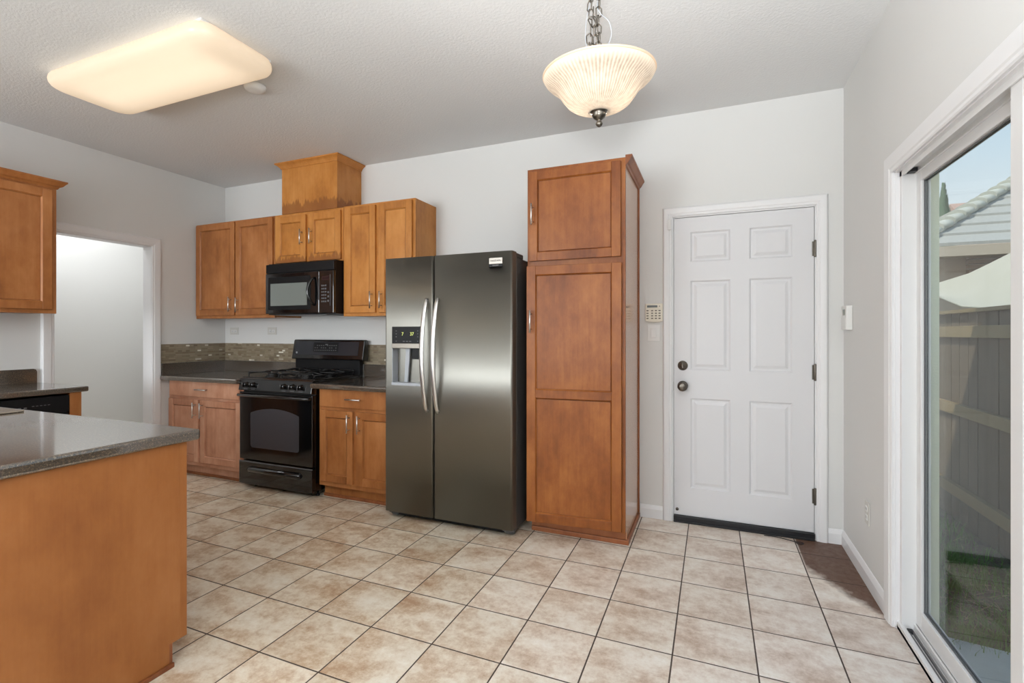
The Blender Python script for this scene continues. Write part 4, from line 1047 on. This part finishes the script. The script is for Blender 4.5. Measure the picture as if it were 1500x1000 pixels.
# ---------------------------------------------------------------- pendant
PC = (-0.372, 1.70)
t = thing('pendant_light', 'lit pendant lamp with ribbed frosted bell glass hanging on a chain', 'pendant light', (PC[0], PC[1], ZC))
prof = [(0.032, -0.140), (0.060, -0.136), (0.088, -0.124), (0.110, -0.106), (0.126, -0.082), (0.140, -0.058), (0.156, -0.038), (0.176, -0.022), (0.188, -0.008), (0.194, 0.004), (0.192, 0.012)]
prof = [(r, h*0.85) for r, h in prof]
prof2 = [(r-0.004, h+0.002) for r, h in reversed(prof[1:])] + [(0.030, -0.114)]
bm = bmesh.new(); lathe(bm, prof+prof2, (PC[0], PC[1], 2.184), 240, 'z', mod=lambda a, h: 0.010*math.cos(60*a)*max(0, min(1, (-h-0.005)*12)) , closed=True)
TILT = Matrix.Translation((PC[0], PC[1], 2.2)) @ Matrix.Rotation(math.radians(3.5), 4, 'X') @ Matrix.Translation((-PC[0], -PC[1], -2.2))
bmesh.ops.transform(bm, matrix=TILT, verts=bm.verts)
obj('glass_shade', bm, M_BOWL, t, smooth_all=True)
bm = bmesh.new(); tube(bm, [(PC[0]+0.193*math.cos(2*PI*k/96), PC[1]+0.193*math.sin(2*PI*k/96), 2.1940) for k in range(96)], 0.0042, 8, closed=True); bmesh.ops.transform(bm, matrix=TILT, verts=bm.verts)
obj('shade_rim', bm, shade_mat('amber_glass_rim', (234, 216, 194), 0.10, (255, 226, 196), 0.5), t)
bm = bmesh.new(); lathe(bm, [(0.0, 0.012), (0.030, 0.012), (0.036, 0.006), (0.036, -0.001), (0.028, -0.006), (0.024, -0.010), (0.025, -0.016), (0.020, -0.026), (0.010, -0.033), (0.007, -0.036), (0.010, -0.040), (0.0125, -0.046), (0.010, -0.052), (0.004, -0.057), (0.0, -0.058)], (PC[0], PC[1], 2.070), 32); bmesh.ops.transform(bm, matrix=TILT, verts=bm.verts)
obj('finial', bm, M_AGED, t, smooth_all=True)
bm = bmesh.new(); tube(bm, [(PC[0], PC[1], 2.06), (PC[0], PC[1], 2.275)], 0.005, 12)
lathe(bm, [(0, 0.03), (0.012, 0.03), (0.02, 0.018), (0.030, 0.006), (0.034, -0.006), (0.0, -0.008)], (PC[0], PC[1], 2.250), 24)
tube(bm, [(PC[0]-0.075, PC[1], 2.200), (PC[0]-0.04, PC[1], 2.228), (PC[0], PC[1], 2.240), (PC[0]+0.04, PC[1], 2.228), (PC[0]+0.075, PC[1], 2.200)], 0.005, 10)
obj('stem', bm, M_NICKEL, t)
for s in (-1, 1):
    bm = bmesh.new(); tube(bm, [(PC[0]+s*0.075, PC[1], 2.205), (PC[0]+s*0.075, PC[1], 2.175)], 0.014, 16); obj('socket', bm, M_NICKEL, t)
    bm = bmesh.new(); lathe(bm, [(0.0, -0.046), (0.012, -0.043), (0.020, -0.032), (0.022, -0.020), (0.016, -0.006), (0.010, 0.0)], (PC[0]+s*0.075, PC[1], 2.174), 20); obj('bulb', bm, M_BULB, t)
    bm = bmesh.new(); lathe(bm, [(0, 0), (0.007, 0), (0.008, 0.006), (0.004, 0.010), (0, 0.011)], (PC[0]+s*0.045, PC[1]-0.03*s, 2.236), 14); obj('thumb_screw', bm, M_NICKEL, t)
def link(bm, c, rot, tilt=0.0, L=0.019, w=0.0105, r=0.0023):
    pts = []
    for k in range(20):
        a = 2*PI*k/20; x = w*math.cos(a); z = L*math.sin(a)
        if abs(math.sin(a)) < 0.7: x = w*(1 if x > 0 else -1)*0.95 if abs(x) > w*0.7 else x
        v = Vector((x, 0, z)); v.rotate(Matrix.Rotation(tilt, 3, 'Y')); v.rotate(Matrix.Rotation(rot, 3, 'Z')); pts.append(v+Vector(c))
    tube(bm, pts, r, 6, closed=True)
bm = bmesh.new(); z = 2.292; k = 0
while z < ZC-0.04:
    link(bm, (PC[0]+0.002*math.sin(k*1.7), PC[1], z), 0.5 + (k % 2)*PI/2, 0.05*math.sin(k)); z += 0.0305; k += 1
z = 2.285; k = 0
while z < 2.50:      # slack end of the chain doubled back beside it
    link(bm, (PC[0]-0.020+0.012*math.sin(k*0.9)+0.05*max(0, z-2.42), PC[1]-0.006, z), 1.0 + (k % 2)*PI/2, 0.15*math.sin(k*2.1)); z += 0.031; k += 1
z = 2.270; k = 0
while z < 2.44:
    link(bm, (PC[0]-0.034+0.020*max(0, (z-2.33)*8), PC[1]+0.006, z), 0.2 + (k % 2)*PI/2, 0.25*math.sin(k*1.3)-0.15); z += 0.030; k += 1
obj('chain', bm, M_AGED, t)
bm = bmesh.new()
def spl(pts, n=10):
    P_ = [Vector(p) for p in pts]; o_ = []
    for i in range(len(P_)-1):
        a, b, c, d = P_[max(i-1, 0)], P_[i], P_[i+1], P_[min(i+2, len(P_)-1)]
        for k in range(n):
            s = k/n; o_.append(0.5*((2*b)+(-a+c)*s+(2*a-5*b+4*c-d)*s*s+(-a+3*b-3*c+d)*s**3))
    return o_+[P_[-1]]
x, y = PC
tube(bm, spl([(x+0.004, y, 2.262), (x+0.030, y, 2.285), (x+0.045, y, 2.325), (x+0.036, y, 2.372), (x+0.008, y, 2.405), (x-0.004, y, 2.44), (x+0.004, y, 2.52), (x, y, 2.60), (x+0.003, y, 2.68), (x, y, 2.75)]), 0.0016, 6)
tube(bm, spl([(x-0.010, y, 2.258), (x-0.042, y, 2.300), (x-0.046, y, 2.37), (x-0.034, y, 2.44), (x-0.012, y, 2.50), (x+0.004, y, 2.58), (x-0.002, y, 2.75)]), 0.0013, 6)
obj('cord', bm, M_GREYPL, t)
bm = bmesh.new(); lathe(bm, [(0, 0), (0.062, 0), (0.060, -0.010), (0.045, -0.022), (0.018, -0.030), (0.008, -0.038), (0, -0.040)], (x, y, ZC-0.0005), 36); obj('canopy', bm, M_NICKEL, t)
for s in (-1, 1):
    l = lamp('pendant_lamp', 'POINT', (s*0.070, 0, 2.118-ZC), (0, 0, 0), 3.6, (1.0, 0.975, 0.94), 0.020); l.parent = t

# ---------------------------------------------------------------- outside
GZ = -0.15
bm = bmesh.new()
nx, ny = 44, 90; xs = [0.885+0.9*i/nx for i in range(nx+1)]; V = {}
for i in range(nx+1):
    for j in range(ny+1):
        x = 0.886+(1.75-0.886)*i/nx; y = -1.0+8.0*j/ny
        e = 0.0 if (x > 1.72) else 0.018
        V[i, j] = bm.verts.new((x, y, GZ-0.012+e*math.sin(x*9+y*3)*math.cos(y*5-x*4)+random.uniform(-0.006, 0.006)))
for i in range(nx):
    for j in range(ny): bm.faces.new([V[i, j], V[i+1, j], V[i+1, j+1], V[i, j+1]]).smooth = True
o = obj('yard_ground', bm, M_DIRT, smooth_all=True); o['kind'] = 'structure'; o['label'] = 'dirt strip of the side yard between house and fence'
o = obj('far_ground', B(1.75, 30, -4, 40, GZ-0.2, GZ-0.02), M_DIRT); o['kind'] = 'structure'; o['label'] = 'open ground beyond the fence'
bm = bmesh.new(); prism(bm, [(0.886, -0.6), (1.36, -0.6), (1.34, 2.70), (1.24, 2.80), (0.886, 2.86)], 'z', GZ-0.05, -0.115, bev=0.006)
o = obj('patio_slab', bm, M_CONC); o['kind'] = 'structure'; o['label'] = 'pale concrete landing outside the sliding door'
# grass, straw and weeds
bm = bmesh.new(); bs = bmesh.new()
def blade(b, x, y, h, w, lean, z=GZ-0.01):
    a = random.uniform(0, 2*PI); dx, dy = math.cos(a), math.sin(a); px, py = -dy*w, dx*w
    p = [(x-px, y-py, z), (x+px, y+py, z), (x+dx*lean*0.4+px*.7, y+dy*lean*0.4+py*.7, z+h*0.6), (x+dx*lean*0.4-px*.7, y+dy*lean*0.4-py*.7, z+h*0.6), (x+dx*lean, y+dy*lean, z+h)]
    v = [b.verts.new(q) for q in p]; b.faces.new([v[0], v[1], v[2], v[3]]); b.faces.new([v[3], v[2], v[4]])
clumps = [(random.uniform(0.95, 1.66), random.uniform(2.75, 4.9)) for _ in range(90)] + [(random.uniform(1.05, 1.45), random.uniform(2.78, 3.0)) for _ in range(16)] + [(random.uniform(1.2, 1.5), random.uniform(3.4, 4.1)) for _ in range(16)]
for cx, cy in clumps:
    n_ = random.randint(15, 45)
    for _ in range(n_):
        x = cx+random.gauss(0, 0.05); y = cy+random.gauss(0, 0.07)
        if 0.9 < x < 1.66 and y > 2.72: blade(bm, x, y, random.uniform(0.02, 0.11), random.uniform(0.0012, 0.0035), random.uniform(0.01, 0.07))
for _ in range(900):
    x = random.uniform(0.92, 1.54); y = random.uniform(2.8, 5.2); blade(bs, x, y, random.uniform(0.004, 0.02), random.uniform(0.001, 0.003), random.uniform(0.04, 0.14), GZ+0.004)
merge(bm, bs, None, 1)
o = tag(obj('grass', bm, [M_GRASS, M_TWIG]), 'patchy green grass, weeds and dry straw in the dirt side yard', 'grass'); o['kind'] = 'stuff'
# fence
t = thing('wooden_fence', 'weathered wooden board fence beyond the sliding glass door', 'fence', (1.73, 3, GZ))
bm = bmesh.new(); y = -0.5
while y < 9.5:
    w = 0.138; box(bm, 1.742+random.uniform(0, 0.003), 1.760, y, y+w-0.005, GZ-0.02, 1.44+random.uniform(-0.006, 0.006)); y += w
obj('boards', bm, M_FENCE, t)
for z in (0.04, 0.66, 1.25): obj('rail', B(1.702, 1.741, -0.5, 9.5, z, z+0.085, bev=0.003), M_RAIL, t)
obj('top_cap', B(1.695, 1.775, -0.5, 9.5, 1.432, 1.458, bev=0.003), M_RAIL, t)
for y in (0.9, 3.2, 5.5, 7.8): obj('post', B(1.765, 1.855, y, y+0.09, GZ-0.05, 1.43), M_FENCE, t)
# neighbour's house
t = thing('neighbor_house', 'neighbouring house with grey tiled hip roof beyond the fence', 'house', (6, 12, GZ))
obj('wall', B(3.0, 12, 9.45, 18, GZ-0.02, 2.56), M_STUCCO2, t)
bm = bmesh.new()
for k in range(9): box(bm, 3.55+0.0*k, 6.2, 9.36, 9.45, 1.82+0.072*k, 1.87+0.072*k)
obj('lattice_slats', bm, M_EAVE, t)
bm = bmesh.new(); box(bm, 2.72, 12.4, 8.99, 9.03, 2.40, 2.55); box(bm, 2.72, 12.4, 9.03, 9.5, 2.42, 2.44); obj('fascia', bm, M_FASCIA, t)
bm = bmesh.new(); prism(bm, [(9.03, 2.42), (9.36, 2.42), (9.36, 2.05)], 'x', 3.98, 4.06); prism(bm, [(9.03, 2.42), (9.36, 2.42), (9.36, 2.05)], 'x', 5.5, 5.58); obj('eave_bracket', bm, M_GREYSIDE, t)
SL = 0.62; HX = 2.75
bm = bmesh.new(); nC = 14; dC = 0.30
for k in range(nC):
    d0, d1 = k*dC, (k+1)*dC+0.02
    zl = 2.55+SL*d0+0.05; zh = 2.55+SL*d1+0.012
    # front slope course
    v = [bm.verts.new(p) for p in ((HX+d0, 9.0+d0, zl), (14-d0, 9.0+d0, zl), (14-d1, 9.0+d1, zh), (HX+d1, 9.0+d1, zh), (HX+d0, 9.0+d0, zl-0.045), (14-d0, 9.0+d0, zl-0.045))]
    bm.faces.new([v[0], v[1], v[2], v[3]]); bm.faces.new([v[4], v[5], v[1], v[0]])
    # left slope course
    v = [bm.verts.new(p) for p in ((HX+d0, 9.0+d0, zl), (HX+d1, 9.0+d1, zh), (HX+d1, 20-d1, zh), (HX+d0, 20-d0, zl), (HX+d0, 9.0+d0, zl-0.045), (HX+d0, 20-d0, zl-0.045))]
    bm.faces.new([v[0], v[1], v[2], v[3]]); bm.faces.new([v[0], v[3], v[5], v[4]])
obj('roof', bm, M_ROOF, t)
bm = bmesh.new()
d = 0.0
while d < 4.0:
    p0 = Vector((HX+d-0.02, 9.0+d-0.02, 2.55+SL*d+0.085)); p1 = Vector((HX+d+0.26, 9.0+d+0.26, 2.55+SL*(d+0.26)+0.045))
    tube(bm, [p0, p1], [0.13, 0.105], 14, flat=0.6); d += 0.21
obj('hip_tiles', bm, M_ROOFC, t)
t2 = thing('far_house', 'distant house with reddish roof behind the grey roof', 'house', (9, 22, GZ))
obj('wall', B(9.0, 14.5, 22, 27, GZ-0.02, 4.2), M_STUCCO2, t2)
bm = bmesh.new(); prism(bm, [(21.5, 4.15), (27.5, 4.15), (24.5, 6.4)], 'x', 8.7, 14.8); obj('roof', bm, M_REDROOF, t2)
# shade sail
bm = bmesh.new()
low = [(2.62, 8.22, 1.87), (2.66, 7.16, 1.59), (2.70, 6.74, 1.55), (2.74, 6.32, 1.56), (2.84, 6.04, 1.60), (3.1, 5.7, 1.72)]
high = [(2.66, 8.30, 1.90), (3.02, 7.96, 2.04), (3.16, 7.80, 2.14), (3.31, 7.64, 2.25), (3.86, 8.08, 2.57), (4.5, 8.3, 2.86)]
G = []
for a, b in zip(low, high):
    a, b = Vector(a), Vector(b); row = []
    for k in range(13):
        s = k/12; p = a.lerp(b, s); p.z -= 0.07*math.sin(PI*s); row.append((p, p+Vector((0, 0, 0.004))))
    G.append(row)
VV = [[(bm.verts.new(p), bm.verts.new(q)) for p, q in row] for row in G]
for i in range(len(VV)-1):
    for k in range(12):
        for s in (0, 1): bm.faces.new([VV[i][k][s], VV[i+1][k][s], VV[i+1][k+1][s], VV[i][k+1][s]]).smooth = True
t3 = thing('shade_sail', 'off-white fabric shade sail sagging beyond the fence', 'shade sail', (3, 7, 1.5))
obj('cloth', bm, M_SAIL, t3, smooth_all=True)
bm = bmesh.new(); tube(bm, [Vector(p)+Vector((0, 0, 0.0)) for p in low], 0.012, 8); obj('hem', bm, M_SAIL, t3)
bm = bmesh.new(); tube(bm, spl([(2.72, 6.36, 1.55), (2.70, 6.34, 1.45), (2.71, 6.33, 1.33), (2.69, 6.33, 1.22)]), 0.012, 6); obj('hanging_cord', bm, M_SAIL, t3)
bm = bmesh.new(); tube(bm, [(4.5, 8.3, GZ-0.02), (4.5, 8.3, 2.9)], 0.04, 12); obj('post', bm, M_GREYSIDE, t3)
bm = bmesh.new(); tube(bm, [(3.1, 5.7, GZ-0.02), (3.1, 5.7, 1.76)], 0.03, 12); obj('post', bm, M_GREYSIDE, t3)
# cypress trees
def cypress(x, y, h, r, label):
    t = thing('cypress_tree', label, 'tree', (x, y, GZ), 'cypress trees beyond the roofs')
    bm = bmesh.new(); tube(bm, [(x, y, GZ-0.05), (x, y, h*0.5)], [0.10, 0.05], 8); obj('trunk', bm, M_EAVE, t)
    bm = bmesh.new()
    for _ in range(1500):
        s = random.random()**0.8; a = random.uniform(0, 2*PI); rr = r*(math.sin(min(1, (1-s)*1.6)*PI/2))*random.uniform(0.6, 1.0)
        px, py, pz = x+rr*math.cos(a), y+rr*math.sin(a), 0.4+(h-0.4)*s
        c, d_ = math.cos(a), math.sin(a); w = random.uniform(0.03, 0.07); hh = random.uniform(0.15, 0.32)
        v = [bm.verts.new(p) for p in ((px-d_*w, py+c*w, pz), (px+d_*w, py-c*w, pz), (px+c*0.05, py+d_*0.05, pz+hh))]; bm.faces.new(v)
    lathe(bm, [(r*0.45, 0.4), (r*0.6, h*0.4), (r*0.42, h*0.7), (r*0.15, h*0.93), (0.0, h)], (x, y, 0), 10)
    obj('foliage', bm, M_LEAF, t)
cypress(7.05, 20.3, 6.0, 0.42, 'narrow green cypress rising just above the far reddish roof')
cypress(6.35, 19.4, 5.3, 0.45, 'shorter green cypress at the pale door trim, left of the other one')
